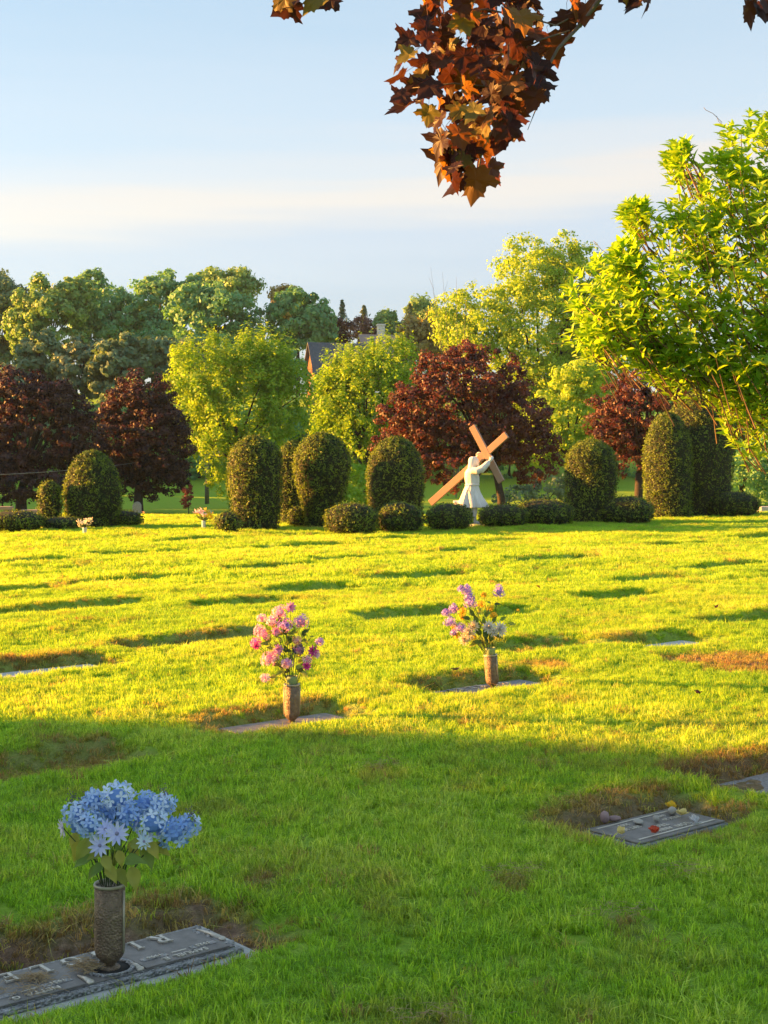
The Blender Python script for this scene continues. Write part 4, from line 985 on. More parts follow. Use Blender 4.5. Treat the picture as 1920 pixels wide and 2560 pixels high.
def petal_mesh(L, Wd, cup, seed, name='petal', ruff=0.0):
    g = random.Random(seed); n, mm = 6, 5; V = []; F = []
    for i in range(n + 1):
        t_ = i / n; w = Wd * math.sin(math.pi * min(1, t_ * .88 + .10)) ** .7
        for j in range(mm):
            s_ = (j / (mm - 1) - .5) * 2
            V.append((s_ * w * .5, L * t_, cup * (t_ ** 1.6) + cup * .6 * s_ * s_ * .5 + (ruff * math.sin(7 * s_ + 5 * t_ + seed) * t_)))
    for i in range(n):
        for j in range(mm - 1): F.append((i * mm + j, i * mm + j + 1, (i + 1) * mm + j + 1, (i + 1) * mm + j))
    me = bpy.data.meshes.new(name); me.from_pydata(V, [], F); me.update(); me.polygons.foreach_set('use_smooth', np.ones(len(F), bool)); return me
def loose_bloom(name, label, lx, ly, mat, n, L, Wd, cup, seed, lift=.018):
    rn = random.Random(seed); T = thing(name, label, 'flower', mk_world(p, zt, lx, ly, lift), (rn.uniform(-.15, .15), rn.uniform(-.15, .15), rn.uniform(0, 6)), 'loose flowers left on the marker')
    me = petal_mesh(L, Wd, cup, seed, 'petal', .003); me.materials.append(M[mat])
    for k in range(n): link('petal', me, None, T, (0, 0, .002 + .0015 * k), (R(rn.uniform(5, 55)), 0, 6.283 * k / n + rn.uniform(-.3, .3)))
loose_bloom('fallen_flower', 'bright yellow bloom at the back corner of the small marker', -.27, -.13, 'pet_yellow', 7, .034, .036, .010, 1)
loose_bloom('fallen_flower', 'pale yellow bloom beside the round pebble', -.20, -.01, 'pet_cream', 6, .036, .036, .008, 2)
loose_bloom('fallen_flower', 'red bloom on the front edge of the small marker', .16, .12, 'pet_red', 7, .030, .032, .008, 3)
loose_bloom('fallen_flower', 'white shaggy bloom at the front middle of the small marker', -.10, .15, 'pet_white', 16, .034, .013, .008, 4)
loose_bloom('fallen_flower', 'cream petal lying at the left end of the small marker', .29, .03, 'pet_cream', 3, .036, .036, .006, 5)
pebble('flat oval pebble near the middle of the small marker', .06, -.06, (.036, .024, .010), 'pebble', 1)
pebble('round pebble between the two yellow blooms', -.20, -.065, (.022, .022, .02), 'pebble', 2)
pebble('small knobbly pebble on the lettering of the small marker', -.035, -.03, (.017, .016, .016), 'pebble', 3)
pebble('pointed pinkish rock at the back edge of the small marker', .17, -.175, (.026, .022, .030), 'pebble_pink', 4)
pebble('long pinkish rock chip behind the flat pebble', .115, -.165, (.038, .016, .014), 'pebble_pink', 5)

# ------------------------------------------------------------------ bouquets
M['leaf_dull'] = leaf_mat('silk_leaf', (0.17, 0.28, 0.06), (0.46, 0.42, 0.08), (1.2, 1.2, .7), .3, src='obj')
M['leaf_dark'] = leaf_mat('dark_silk_leaf', (0.045, 0.090, 0.025), (0.17, 0.24, 0.05), (1.3, 1.3, .7), .3, src='obj')
M['stem'] = simple_mat('green_stem', (0.04, 0.06, 0.02), (0.08, 0.11, 0.04), 20, .7)
def fmat(nm, c1, c2, tr=.3): M[nm] = leaf_mat(nm, c1, c2, (1.15, 1.1, 1.1), tr, .6, .2, src='obj'); return nm
fmat('blue_deep', (0.20, 0.37, 0.74), (0.32, 0.50, 0.84)); fmat('blue_mid', (0.36, 0.55, 0.88), (0.54, 0.70, 0.93)); fmat('blue_pale', (0.56, 0.72, 0.94), (0.76, 0.87, 0.97)); fmat('daisy_blue', (0.52, 0.58, 0.92), (0.66, 0.70, 0.95)); fmat('daisy_pink', (0.75, 0.66, 0.80), (0.82, 0.76, 0.86))
fmat('pink', (0.74, 0.32, 0.56), (0.84, 0.48, 0.66)); fmat('pink_pale', (0.82, 0.56, 0.68), (0.88, 0.70, 0.78)); fmat('magenta', (0.66, 0.06, 0.34), (0.80, 0.16, 0.48)); fmat('mauve', (0.55, 0.32, 0.74), (0.70, 0.48, 0.84)); fmat('peach', (0.85, 0.48, 0.30), (0.9, 0.58, 0.40))
fmat('lilac', (0.34, 0.22, 0.68), (0.52, 0.40, 0.84)); fmat('lilac_pale', (0.60, 0.52, 0.88), (0.72, 0.62, 0.90)); fmat('yellow_f', (0.75, 0.50, 0.03), (0.85, 0.62, 0.06)); fmat('cream_f', (0.82, 0.70, 0.46), (0.88, 0.80, 0.62)); fmat('white_f', (0.72, 0.72, 0.68), (0.82, 0.82, 0.80)); fmat('dusk_purple', (0.16, 0.12, 0.20), (0.28, 0.22, 0.34)); fmat('centre', (0.30, 0.30, 0.45), (0.4, 0.36, 0.5))
def floret_mesh(r, np_, seed, cup=.25, name='floret'):
    """one small flower: np_ separate petals round a centre"""
    g = random.Random(seed); b = MB()
    for k in range(np_):
        a = 6.283 * k / np_ + g.uniform(-.2, .2); ca_, sa_ = math.cos(a), math.sin(a); w = r * 2.4 / np_ * g.uniform(.85, 1.2); V = []
        for t_, ww in ((.05, .25), (.5, .9), (.85, .85), (1.0, .35)):
            for s_ in (-1, 0, 1):
                x, y = r * t_, s_ * w * ww * .5; V.append((x * ca_ - y * sa_, x * sa_ + y * ca_, r * cup * t_ * t_ + (abs(s_) * .10 * r) + g.uniform(-.04, .04) * r))
        b.add(V, [(i * 3 + j, i * 3 + j + 1, (i + 1) * 3 + j + 1, (i + 1) * 3 + j) for i in range(3) for j in range(2)])
    b.ball((0, 0, r * .04), (r * .14, r * .14, r * .10), 6, 4)
    return b.mesh(name, True)
class Bouquet:
    def __init__(s, name, label, origin, seed):
        s.T = thing(name, label, 'bouquet', origin); s.rng = random.Random(seed); s.cache = {}; s.T['group'] = 'flower bouquets in vases'
    def orient(s, n):
        return Vector(n).to_track_quat('Z', 'Y').to_euler()
    def stem(s, p1, r=.0018):
        g = s.rng; p1 = Vector(p1); p0 = Vector((p1.x * .12 + g.uniform(-.018, .018), p1.y * .12 + g.uniform(-.015, .015), -.045))
        mid = p0.lerp(p1, .5) + Vector((-p1.x * .12, 0, .02)); b = MB(); b.tube([p0, mid, p1], r, 5); link('stem', b.mesh('stem'), M['stem'], s.T)
    def head(s, c, r, mat, nf, fr, np_=5, name='flower_head', squash=.85, stem=True, elong=None, core='stem', mats=None):
        g = s.rng; c = Vector(c); o = link(name, None, None, s.T, c); o.empty_display_size = .01
        b = MB(); b.ball((0, 0, 0), (r * .55, r * .55, r * .5 * (elong or 1)), 8, 6); link('core', b.mesh('core'), M[core], o)
        for k in range(nf):
            z_ = 1 - 2 * (k + .5) / nf; z_ = max(-.75, z_); ph = k * 2.39996 + g.uniform(-.3, .3); q_ = math.sqrt(max(0, 1 - z_ * z_))
            n = Vector((q_ * math.cos(ph), q_ * math.sin(ph), z_)); rr = r * g.uniform(.72, 1.02)
            mm = mat if not mats or g.random() > .35 else g.choice(mats)
            key = (mm, round(fr, 4), np_, k % 3)
            if key not in s.cache:
                me = floret_mesh(fr, np_, hash(key) % 1000 if False else (len(s.cache) * 7 + 3)); me.materials.append(M[mm]); s.cache[key] = me
            pz = n.z * rr * squash * (elong or 1); tp = 1 - (.45 * (n.z + .2) if elong else 0)
            link('floret', s.cache[key], None, o, (n.x * rr * tp, n.y * rr * tp, pz), s.orient(n + Vector((g.uniform(-.3, .3), g.uniform(-.3, .3), g.uniform(-.3, .3)))))
        if stem: s.stem(c)
        return o
    def daisy(s, c, r, mat, n, np_=11, layers=1, wd=.30, name='daisy', stem=True, cen='centre', cup=.12):
        g = s.rng; o = link(name, None, None, s.T, c, s.orient(n)); o.empty_display_size = .01
        for L in range(layers):
            me = petal_mesh(r * (1 - .22 * L), r * wd, r * (cup + .22 * L), L + 5, 'petal', r * .03); me.materials.append(M[mat])
            for k in range(np_ - L):
                link('petal', me, None, o, (0, 0, r * .04 * L), (R(g.uniform(-4, 16) + 14 * L), 0, 6.283 * (k + .5 * L) / (np_ - L) + g.uniform(-.12, .12)))
        b = MB(); b.ball((0, 0, r * .05), (r * .16, r * .16, r * .11), 10, 6); link('centre', b.mesh('centre', True), M[cen], o)
        if stem: s.stem(c)
    def leaf(s, c, L, Wd, dirv, mat, nrm=None, name='leaf'):
        g = s.rng; key = ('leaf', mat, round(L / Wd, 1))
        if key not in s.cache:
            nL = 10; V = []; F = []
            for i in range(nL + 1):
                t_ = i / nL; w = .5 * (math.sin(math.pi * t_ ** .72) ** 1.15) * (Wd / L) * (1.05 + .12 * (i % 2))
                for j in (-1, 0, 1): V.append((j * w, t_, -.26 * t_ * t_ + abs(j) * .32 * w * 2 + .022 * math.sin(11 * t_) * (1 + .6 * j)))
            for i in range(nL):
                for j in range(2): F.append((i * 3 + j, i * 3 + j + 1, (i + 1) * 3 + j + 1, (i + 1) * 3 + j))
            me = bpy.data.meshes.new('leaf'); me.from_pydata(V, [], F); me.update(); me.polygons.foreach_set('use_smooth', np.ones(len(F), bool)); me.materials.append(M[mat]); s.cache[key] = me
        y = Vector(dirv).normalized(); z = Vector(nrm if nrm else (g.uniform(-.4, .4), -.8, g.uniform(.2, .9))); x = y.cross(z).normalized(); z = x.cross(y)
        o = link(name, s.cache[key], None, s.T); o.matrix_local = Matrix.LocRotScale(Vector(c), Matrix((x, y, z)).transposed().to_quaternion(), Vector((L, L, L)))
# blue bouquet
B = Bouquet('bouquet', 'blue hydrangeas and pale daisies with olive leaves in the near vase', near_vase, 1)
def nb(x, y, dy=0): return ((x - 650) / 1668.0, dy, (720 - y) / 1668.0 * .97)
for x, y, dy, r, mt, nf, mats in [(455, 300, .0, .042, 'blue_mid', 26, ['blue_pale']), (560, 345, -.05, .046, 'blue_mid', 30, ['blue_pale', 'blue_deep']), (545, 235, .03, .040, 'blue_mid', 22, ['blue_pale']),
        (690, 205, .01, .054, 'blue_pale', 30, ['blue_mid']), (755, 300, -.02, .046, 'blue_deep', 28, ['blue_mid']), (830, 255, .05, .042, 'blue_mid', 24, ['blue_deep']), (640, 300, .04, .045, 'blue_deep', 24, []),
        (900, 345, -.03, .056, 'blue_pale', 30, ['daisy_blue']), (945, 255, .03, .040, 'blue_pale', 22, ['blue_mid']), (1020, 405, -.01, .056, 'blue_deep', 34, ['blue_mid']), (1085, 380, .03, .042, 'blue_mid', 24, ['blue_pale']), (480, 365, .03, .034, 'blue_deep', 18, [])]:
    B.head(nb(x, y, dy), r * 1.06, mt, nf, .020, 4, core='blue_deep', mats=mats or None)
for x, y, dy, r, n, mt in [(632, 432, -.115, .040, (-.15, -1, .25), 'daisy_blue'), (728, 362, -.12, .043, (.1, -1, .35), 'daisy_blue'), (398, 365, -.04, .034, (-.9, -.5, -.1), 'daisy_pink'), (655, 350, -.09, .036, (-.2, -.8, .7), 'daisy_blue'), (870, 420, -.09, .030, (.3, -.9, .2), 'blue_pale')]:
    B.daisy(nb(x, y, dy), r, mt, n)
for x, y, dx, dz, L, dy in [(500, 430, -.2, -.8, .075, -.05), (470, 400, -.3, -.9, .06, -.02), (560, 400, -.5, -1, .085, -.09), (575, 520, -1, -.35, .070, -.07), (640, 500, .5, -.6, .065, -.10), (640, 490, -.9, -.2, .060, -.08), (790, 440, .9, .1, .065, -.08), (840, 440, .8, -.3, .06, -.03),
        (760, 540, .8, .15, .08, -.08), (790, 575, .35, -1, .085, -.07), (640, 560, -.7, -.5, .06, -.07), (655, 560, .7, -.8, .07, -.09), (860, 510, .5, -.8, .065, -.03), (900, 480, .8, -.5, .07, .02), (600, 590, -.6, -.6, .055, -.04), (715, 590, .5, -.8, .07, -.06), (720, 480, .3, -.9, .06, -.07), (540, 450, -.4, -.9, .06, .02), (700, 420, .2, -.9, .06, -.03), (820, 520, .4, -.8, .06, .05), (580, 480, -.3, -.8, .06, .06), (690, 520, -.2, -.9, .06, .02), (760, 470, .4, -.6, .065, .02), (880, 440, .6, -.7, .07, -.05)]:
    B.leaf(nb(x, y, dy), L, L * .52, (dx, -.35, dz), 'leaf_dull')
for x, y in [(420, 215), (955, 190), (1110, 320), (480, 250)]:
    c_ = nb(x, y, .02); b = MB(); g = random.Random(int(x))
    for k in range(34): b.ball((c_[0] + g.gauss(0, .010), c_[1] + g.gauss(0, .008), c_[2] + g.gauss(0, .014)), .0022, 5, 4)
    b.tube([(c_[0] * .6, c_[1], c_[2] - .12), (c_[0] * .9, c_[1], c_[2] - .04), (c_[0], c_[1], c_[2] + .015)], .0009, 4); link('filler_sprig', b.mesh('filler_sprig'), M['dusk_purple'], B.T)
for k in range(9): B.stem(((k - 4) * .022, random.Random(k).uniform(-.05, .05), .13), .0022)
# pink bouquet
B = Bouquet('bouquet', 'pink and magenta mixed bouquet in the slim liner vase', (pink_c[0], pink_c[1], pink_c[2] + .245 + .055), 2)
def npk(x, y, dy=0): return ((x - 785) / 2413.0, dy, (1345 - y) / 2413.0)
for x, y, dy, r, mt, nf, mats in [(590, 300, 0, .044, 'pink_pale', 22, ['pink']), (480, 430, -.03, .038, 'pink_pale', 18, ['peach']), (680, 500, -.06, .046, 'pink', 24, ['mauve', 'lilac']), (935, 450, .0, .044, 'mauve', 22, ['pink']), (260, 600, .02, .034, 'pink_pale', 16, ['pink']), (340, 650, -.02, .036, 'pink', 18, ['pink_pale']),
        (205, 790, -.02, .030, 'magenta', 16, ['mauve']), (430, 1040, -.04, .050, 'pink_pale', 26, ['pink']), (720, 1100, -.07, .034, 'pink_pale', 18, ['mauve']), (870, 740, -.05, .024, 'peach', 12, []), (900, 890, -.04, .030, 'dusk_purple', 16, ['mauve']), (1040, 1050, -.03, .024, 'pink_pale', 12, ['dusk_purple']), (360, 1350, -.03, .024, 'pink_pale', 12, []), (290, 400, .02, .024, 'pink_pale', 10, []), (1230, 780, .02, .022, 'mauve', 10, []), (500, 980, -.02, .03, 'pink', 12, [])]:
    B.head(npk(x, y, dy), r * 1.22, mt, int(nf * 1.2), .0165, 5, mats=mats or None, core='pink')
for x, y, dy, r, mt, n in [(765, 225, 0, .034, 'pink', (.2, -1, .5)), (540, 590, -.07, .028, 'pink', (0, -1, .2)), (580, 880, -.07, .032, 'pink', (0, -1, .1)), (1030, 1150, -.05, .028, 'magenta', (.2, -1, 0)), (1125, 920, -.03, .036, 'magenta', (.4, -1, .1)), (1180, 970, -.03, .026, 'pink_pale', (.7, -.6, 0)), (225, 840, -.04, .022, 'magenta', (-.3, -1, 0)), (720, 480, -.10, .020, 'lilac', (0, -1, .3))]:
    B.daisy(npk(x, y, dy), r * 1.2, mt, n, 9, 2, .42, cen='magenta')
for x, y, dx, dz, L in [(760, 1240, -.8, -.3, .05), (860, 1220, .9, -.35, .07), (850, 1180, .8, .2, .055), (700, 1180, -.8, .2, .06), (640, 1250, -.9, -.5, .06), (820, 640, .2, .8, .05), (960, 660, .5, .6, .06), (420, 820, -.8, .3, .06), (600, 1150, -.9, .1, .06), (950, 1240, .8, -.5, .06), (620, 760, -.3, .8, .05), (760, 800, .1, .9, .055), (480, 900, -.7, .4, .05), (880, 1000, .6, .5, .055), (700, 950, -.2, .9, .06), (780, 1080, .1, .9, .06), (560, 700, -.5, .6, .05), (660, 660, .1, .9, .05), (540, 1330, -.9, -.1, .05)]:
    B.leaf(npk(x, y, B.rng.uniform(-.07, .03)), L, L * .5, (dx, -.3, dz), B.rng.choice(['leaf_dull', 'leaf_dark', 'leaf_dark']))
for k in range(34):
    B.leaf(npk(785 + B.rng.gauss(-60, 190), B.rng.uniform(450, 1200), B.rng.uniform(-.05, .06)), .05, .026, (B.rng.uniform(-1, 1), B.rng.uniform(-.6, .2), B.rng.uniform(-.2, 1)), B.rng.choice(['leaf_dull', 'leaf_dark']))
for k in range(46):
    x, y = 785 + B.rng.gauss(0, 200), B.rng.uniform(520, 1150); c_ = npk(x, y, B.rng.uniform(-.06, .06)); B.leaf(c_, .05, .009, (B.rng.uniform(-1, 1), B.rng.uniform(-.6, .2), B.rng.uniform(.1, 1)), 'leaf_dull', name='grass_sprig')
# lilac bouquet
ta = R(-4); top3 = Vector((lil_c[0] + math.sin(ta) * .305, lil_c[1], lil_c[2] + math.cos(ta) * .305))
B = Bouquet('bouquet', 'lilac, yellow and white bouquet in the leaning vase', tuple(top3), 3)
def nl(x, y, dy=0): return ((x - 1050) / 2199.0, dy, (1275 - y) / 2199.0)
for x, y, dy, r, el in [(660, 290, .0, .034, 1.2), (700, 400, -.01, .034, 1.2), (715, 500, -.03, .042, 1.0), (430, 610, .0, .036, 1.1), (300, 680, .01, .026, 1.0), (370, 825, -.02, .040, .9), (545, 925, -.05, .042, .9), (1200, 310, .0, .036, 1.5), (560, 270, .01, .022, 1), (430, 1010, -.02, .02, 1)]:
    B.head(nl(x, y, dy), r * 1.25, 'lilac', 28, .0145, 4, 'lilac_head', mats=['lilac_pale', 'mauve'], elong=el, core='lilac')
for x, y, dy, r, mt in [(570, 640, -.04, .045, 'yellow_f'), (560, 740, -.05, .030, 'yellow_f'), (900, 540, .02, .032, 'yellow_f'), (1060, 600, .0, .030, 'yellow_f'), (1110, 720, -.02, .030, 'yellow_f'), (950, 380, .02, .018, 'yellow_f'), (440, 920, .0, .026, 'yellow_f'), (770, 1080, -.05, .022, 'yellow_f'), (480, 1060, -.02, .028, 'yellow_f')]:
    B.head(nl(x, y, dy), r * .95, mt, 14, .014, 5, 'yellow_head', core='yellow_f')
for x, y, dy, r, mt, n in [(690, 1000, -.07, .052, 'cream_f', (-.3, -1, .1)), (760, 900, -.06, .044, 'cream_f', (.1, -1, .5)), (610, 1110, -.06, .044, 'cream_f', (-.4, -1, -.3)), (1020, 910, -.06, .048, 'white_f', (.0, -1, .3)), (1200, 945, -.04, .055, 'white_f', (.5, -.9, .1)), (1090, 990, -.06, .035, 'white_f', (.3, -1, -.1))]:
    B.daisy(nl(x, y, dy), r * 1.2, mt, n, 13, 3, .26, 'chrysanthemum', cen='cream_f')
for x, y, dx, dz, L, mt in [(760, 720, -.4, .8, .07, 'leaf_dark'), (850, 700, .1, .9, .07, 'leaf_dull'), (960, 740, .4, .8, .07, 'leaf_dark'), (830, 850, -.3, .8, .08, 'leaf_dark'), (700, 780, -.7, .3, .07, 'leaf_dark'), (900, 1050, -.6, .6, .09, 'leaf_dark'), (980, 1100, -.2, 1, .09, 'leaf_dark'), (1060, 1160, .1, 1, .08, 'leaf_dark'), (900, 1180, -.9, .2, .08, 'leaf_dark'), (1350, 850, 1, .0, .06, 'leaf_dull'), (1110, 530, .9, .2, .055, 'leaf_dark'), (1060, 520, -.5, .3, .04, 'leaf_dull'), (1090, 840, .4, .8, .06, 'leaf_dark'), (1220, 800, .6, .4, .06, 'leaf_dull'), (1120, 1060, .9, -.2, .07, 'leaf_dark'), (940, 880, 0, .9, .07, 'leaf_dark'), (880, 950, -.4, .8, .08, 'leaf_dark'), (1000, 1180, -.4, .9, .06, 'leaf_dark'), (820, 1200, -1, -.2, .07, 'leaf_dull')]:
    B.leaf(nl(x, y, B.rng.uniform(-.07, .0)), L, L * .46, (dx, -.2, dz), mt)
b = MB(); b.tube([(0, 0, -.02), (.10, 0, .15), tuple(nl(1400, 800))], .0012, 4); b.tube([tuple(nl(1390, 810)), tuple(nl(1520, 640))], .001, 4); link('stem', b.mesh('stem'), M['stem'], B.T)
B.head(nl(1525, 640), .012, 'yellow_f', 6, .009, 5, 'yellow_head', stem=False, core='yellow_f')

# ------------------------------------------------------------------ distant flower stands and lawn furniture
def far_vase(label, xd, ytop, ybase, d, mats, wd, seed, vmat='white_trim', zoff=0):
    s = d / FD; x = mx(xd, d); z = G(x, d); h = (ybase - ytop) * s; w = wd * s / 2
    T = thing('flower_stand', label, 'flowers', (x, d, z), group='distant grave flowers'); g = random.Random(seed)
    b = MB(); b.lathe([(.03, -.02), (.045, .02), (.05, h * .38), (.055, h * .42)], 12); link('vase', b.mesh('vase', True), M[vmat], T)
    for k in range(14):
        a = g.uniform(0, 6.283); rr = w * math.sqrt(g.random()) * .85; c_ = (rr * math.cos(a), rr * math.sin(a) * .7, h * (.5 + .42 * g.random()))
        me = floret_mesh(w * .38, 6, seed * 31 + k, .4, 'bloom'); me.materials.append(M[g.choice(mats)]); link('bloom', me, None, T, c_, (g.uniform(-1.2, .4), g.uniform(-.8, .8), 0))
    b = MB()
    for k in range(16):
        a = g.uniform(0, 6.283); rr = w * g.uniform(.3, 1); p1 = Vector((rr * math.cos(a), rr * math.sin(a) * .7, h * g.uniform(.34, .8))); p0 = Vector((0, 0, h * .38)); sd = Vector((g.uniform(-1, 1), g.uniform(-1, 1), .2)).normalized() * w * .16
        b.add([tuple(p0), tuple(p0.lerp(p1, .6) + sd), tuple(p1), tuple(p0.lerp(p1, .6) - sd)], [(0, 1, 2, 3)])
    link('leaves', b.mesh('leaves'), M['leaf_dark'], T)
far_vase('creamy white flowers in a white vase before the left hedge', 183, 1113, 1147, 31.6, ['white_f', 'cream_f'], 36, 1)
far_vase('yellow and pink flowers in a white vase left of the tall yew', 440, 1095, 1142, 33.6, ['yellow_f', 'pink_pale', 'yellow_f'], 42, 2)
far_vase('pink flowers on a far grave left of the sapling', 376, 1102, 1120, 62, ['pink_pale', 'pink'], 12, 3)
far_vase('pale peach flowers on a far grave below the sapling', 402, 1113, 1130, 52, ['cream_f', 'pink_pale'], 14, 4)
far_vase('orange flowers on a far grave beside the left hedge', 310, 1118, 1132, 46, ['peach', 'yellow_f'], 9, 5)
far_vase('white flowers on a far grave beside the utility pole', 455, 1075, 1100, 66, ['white_f'], 14, 6)
far_vase('white flowers on a far grave right of the utility pole', 552, 1072, 1098, 66, ['white_f', 'pink_pale'], 10, 7)
M['slate_blue'] = simple_mat('blue_grey_paint', (0.10, 0.14, 0.17), (0.15, 0.19, 0.22), 6, .6)
d = 60; x = mx(560, d); T = thing('sign_post', 'blue-grey hooded sign on a post behind the lawn', 'sign', (x, d, G(x, d)))
b = MB(); b.box((0, 0, .45), (.035, .035, .5)); link('post', b.mesh('post'), M['slate_blue'], T)
b = MB(); b.box((0, 0, 1.05), (.11, .06, .22)); b.box((0, 0, 1.30), (.14, .09, .03)); link('panel', b.mesh('panel'), M['slate_blue'], T)
M['pole'] = simple_mat('weathered_pole', (0.10, 0.095, 0.085), (0.18, 0.17, 0.15), 10, .9)
d = 88; x = mx(447, d); z0 = G(x, d); T = thing('utility_pole', 'dark wooden utility pole between the purple and yellow-green maples', 'pole', (x, d, z0)); hp = mz(985, d) - z0 + .6
b = MB(); b.tube([(0, 0, -.3), (0, 0, hp)], [.14, .11], 10); link('post', b.mesh('post', True), M['pole'], T)
b = MB(); b.box((0, -.14, hp - .5), (.85, .06, .06)); link('crossarm', b.mesh('crossarm'), M['pole'], T)
for k in (-.75, -.4, .4, .75):
    b = MB(); b.lathe([(.03, 0), (.045, .03), (.03, .09), (.015, .12)], 8, (k, -.14, hp - .44)); link('insulator', b.mesh('insulator', True), M['white_trim'], T)
M['wire'] = simple_mat('grey_wire', (0.12, 0.12, 0.12), (0.18, 0.18, 0.18), 5, .5)
b = MB(); d2 = 45; x2 = mx(-140, d2); P0 = Vector((mx(447, d) - .75, d - .14, z0 + hp - .32)); P1 = Vector((x2, d2, mz(1030, d2))); pts = []
for k in range(17):
    t_ = k / 16; v_ = P0.lerp(P1, t_); v_.z -= .6 * 4 * t_ * (1 - t_) * .5; pts.append(tuple(v_))
b.tube(pts, .010, 5); tag(link('overhead_wire', b.mesh('overhead_wire', True), M['wire']), 'thin overhead wire crossing the dark purple maples', 'wire')
M['bench'] = simple_mat('tan_bench', (0.30, 0.20, 0.14), (0.38, 0.27, 0.19), 5, .8)
def bench(label, xd0, xd1, yd, d):
    x0, x1 = mx(xd0, d), mx(xd1, d); z = G((x0 + x1) / 2, d); h = mz(yd, d) - z
    T = thing('stone_bench', label, 'bench', ((x0 + x1) / 2, d, z), group='tan stone benches'); w = (x1 - x0) / 2
    slab(T, 'seat', w * 2, .42, h - .09, h, M['bench'], .012)
    for sx_ in (-.7, .7): slab(T, 'support', .16, .34, -.05, h - .09, M['bench'], .01, x=w * sx_)
bench('tan stone bench at the left edge behind the low yews', -30, 26, 1094, 40)
bench('tan stone bench behind the narrow yew column', 46, 100, 1101, 40)
d = 44; x = mx(296, d); T = thing('headstone', 'small upright grey headstone behind the left hedge', 'headstone', (x, d, G(x, d))); slab(T, 'base', .34, .2, -.05, .08, M['granite'], .01)
b = MB(); b.add([(s_ * .13, yy, zz) for yy in (-.06, .06) for s_, zz in ((-1, .08), (1, .08), (1, .36), (.6, .44), (0, .47), (-.6, .44), (-1, .36))], [tuple(range(7)), tuple(range(13, 6, -1))] + [(i, i + 7, (i + 1) % 7 + 7, (i + 1) % 7) for i in range(7)]); link('tablet', b.mesh('tablet'), M['granite'], T)
d = 46; x = mx(1668, d); T = thing('stone_block', 'pale beige stone block at the right edge beyond the hedge', 'stone', (x, d, G(x, d))); slab(T, 'block', .85, .5, -.05, mz(1094, d) - G(x, d), M['concrete'], .02)
# iris leaves behind the hedge right of the statue
M['iris'] = leaf_mat('iris_leaf', (0.05, 0.09, 0.055), (0.09, 0.14, 0.08), (1.2, 1.2, .9), .25, src='obj')
x = mx(1185, 38); T = thing('iris_clump', 'clump of blue-green sword leaves behind the hedge right of the statue', 'plant', (x, 38, G(x, 38))); rn = random.Random(9)
for k in range(16):
    a = rn.uniform(-.5, .5); hh_ = rn.uniform(.6, .95); bx = rn.uniform(-.25, .25); b = MB()
    b.add([(bx - .018, 0, 0), (bx + .018, .01, 0), (bx + a * hh_ * .5 + .016, rn.uniform(-.1, .1), hh_ * .6), (bx + a * hh_ * .5 - .016, -.02, hh_ * .6), (bx + a * hh_, 0, hh_)], [(0, 1, 2, 3), (3, 2, 4)]); link('leaf', b.mesh('leaf'), M['iris'], T)

# ------------------------------------------------------------------ bright leafy shrub on the right
SHD = 7.7; g = np.random.default_rng(77)
sb = (mx(1900, SHD), SHD + .3); szb = G(*sb)
T = thing('leafy_shrub', 'tall bright yellow-green leafy shrub leaning in from the right', 'shrub', (sb[0], sb[1], szb))
es = [(1700, 560, 290, 300), (1530, 620, 250, 210), (1400, 690, 180, 95), (1570, 470, 135, 150), (1620, 760, 210, 110), (1640, 890, 90, 105), (1590, 840, 60, 50), (1330, 735, 115, 42), (1480, 790, 110, 50), (1950, 620, 300, 360), (1640, 330, 110, 90), (1350, 560, 30, 40), (1310, 640, 100, 90), (1370, 460, 28, 14), (1460, 340, 22, 26), (1800, 900, 120, 150)]
tips = []
sE = SHD / FD
def in_any(P):
    ok = np.zeros(len(P), bool)
    for (a, b_, rx, rz) in es:
        c_ = np.array([mx(a, SHD), SHD, mz(b_, SHD)]); r_ = np.array([rx * sE, max(.25, min(rx * sE * .9, .8)), rz * sE]); ok |= (((P - c_) / r_) ** 2).sum(1) < .80
    return ok
for (a, b_, rx, rz) in es:
    c_ = np.array([mx(a, SHD), SHD, mz(b_, SHD)]); r_ = np.array([rx * sE, max(.25, min(rx * sE * .9, .8)), rz * sE])
    n = int(54 + 820 * r_[0] * r_[2]); dv = g.normal(size=(n, 3)); dv /= np.linalg.norm(dv, axis=1)[:, None]
    tips.append(c_ + dv * r_ * (g.uniform(.42, 1, n) ** .45)[:, None] * .93)
tips = np.concatenate(tips); tips = tips[tips[:, 2] > .3]
org = np.array([sb[0] - .35, sb[1], szb + 1.0]); base = np.array([sb[0], sb[1], szb])
leafV = []; leafF = []; leafT = []; lobj = []
def lf_local():
    nL = 4; V = []; F = []
    for i in range(nL + 1):
        t_ = i / nL; w = .5 * math.sin(math.pi * t_ ** .85) ** .9 * .36
        for j in (-1, 0, 1): V.append((j * w, t_, -.20 * t_ * t_ + abs(j) * w * .45))
    for i in range(nL):
        for j in range(2): F.append((i * 3 + j, i * 3 + j + 1, (i + 1) * 3 + j + 1, (i + 1) * 3 + j))
    return np.array(V), np.array(F)
LV, LF = lf_local(); leaf_me = mk_mesh('leaf', LV, LF, smooth=True); leaf_me.materials.append(M['shrub_obj'])
cand = []
twb = MB()
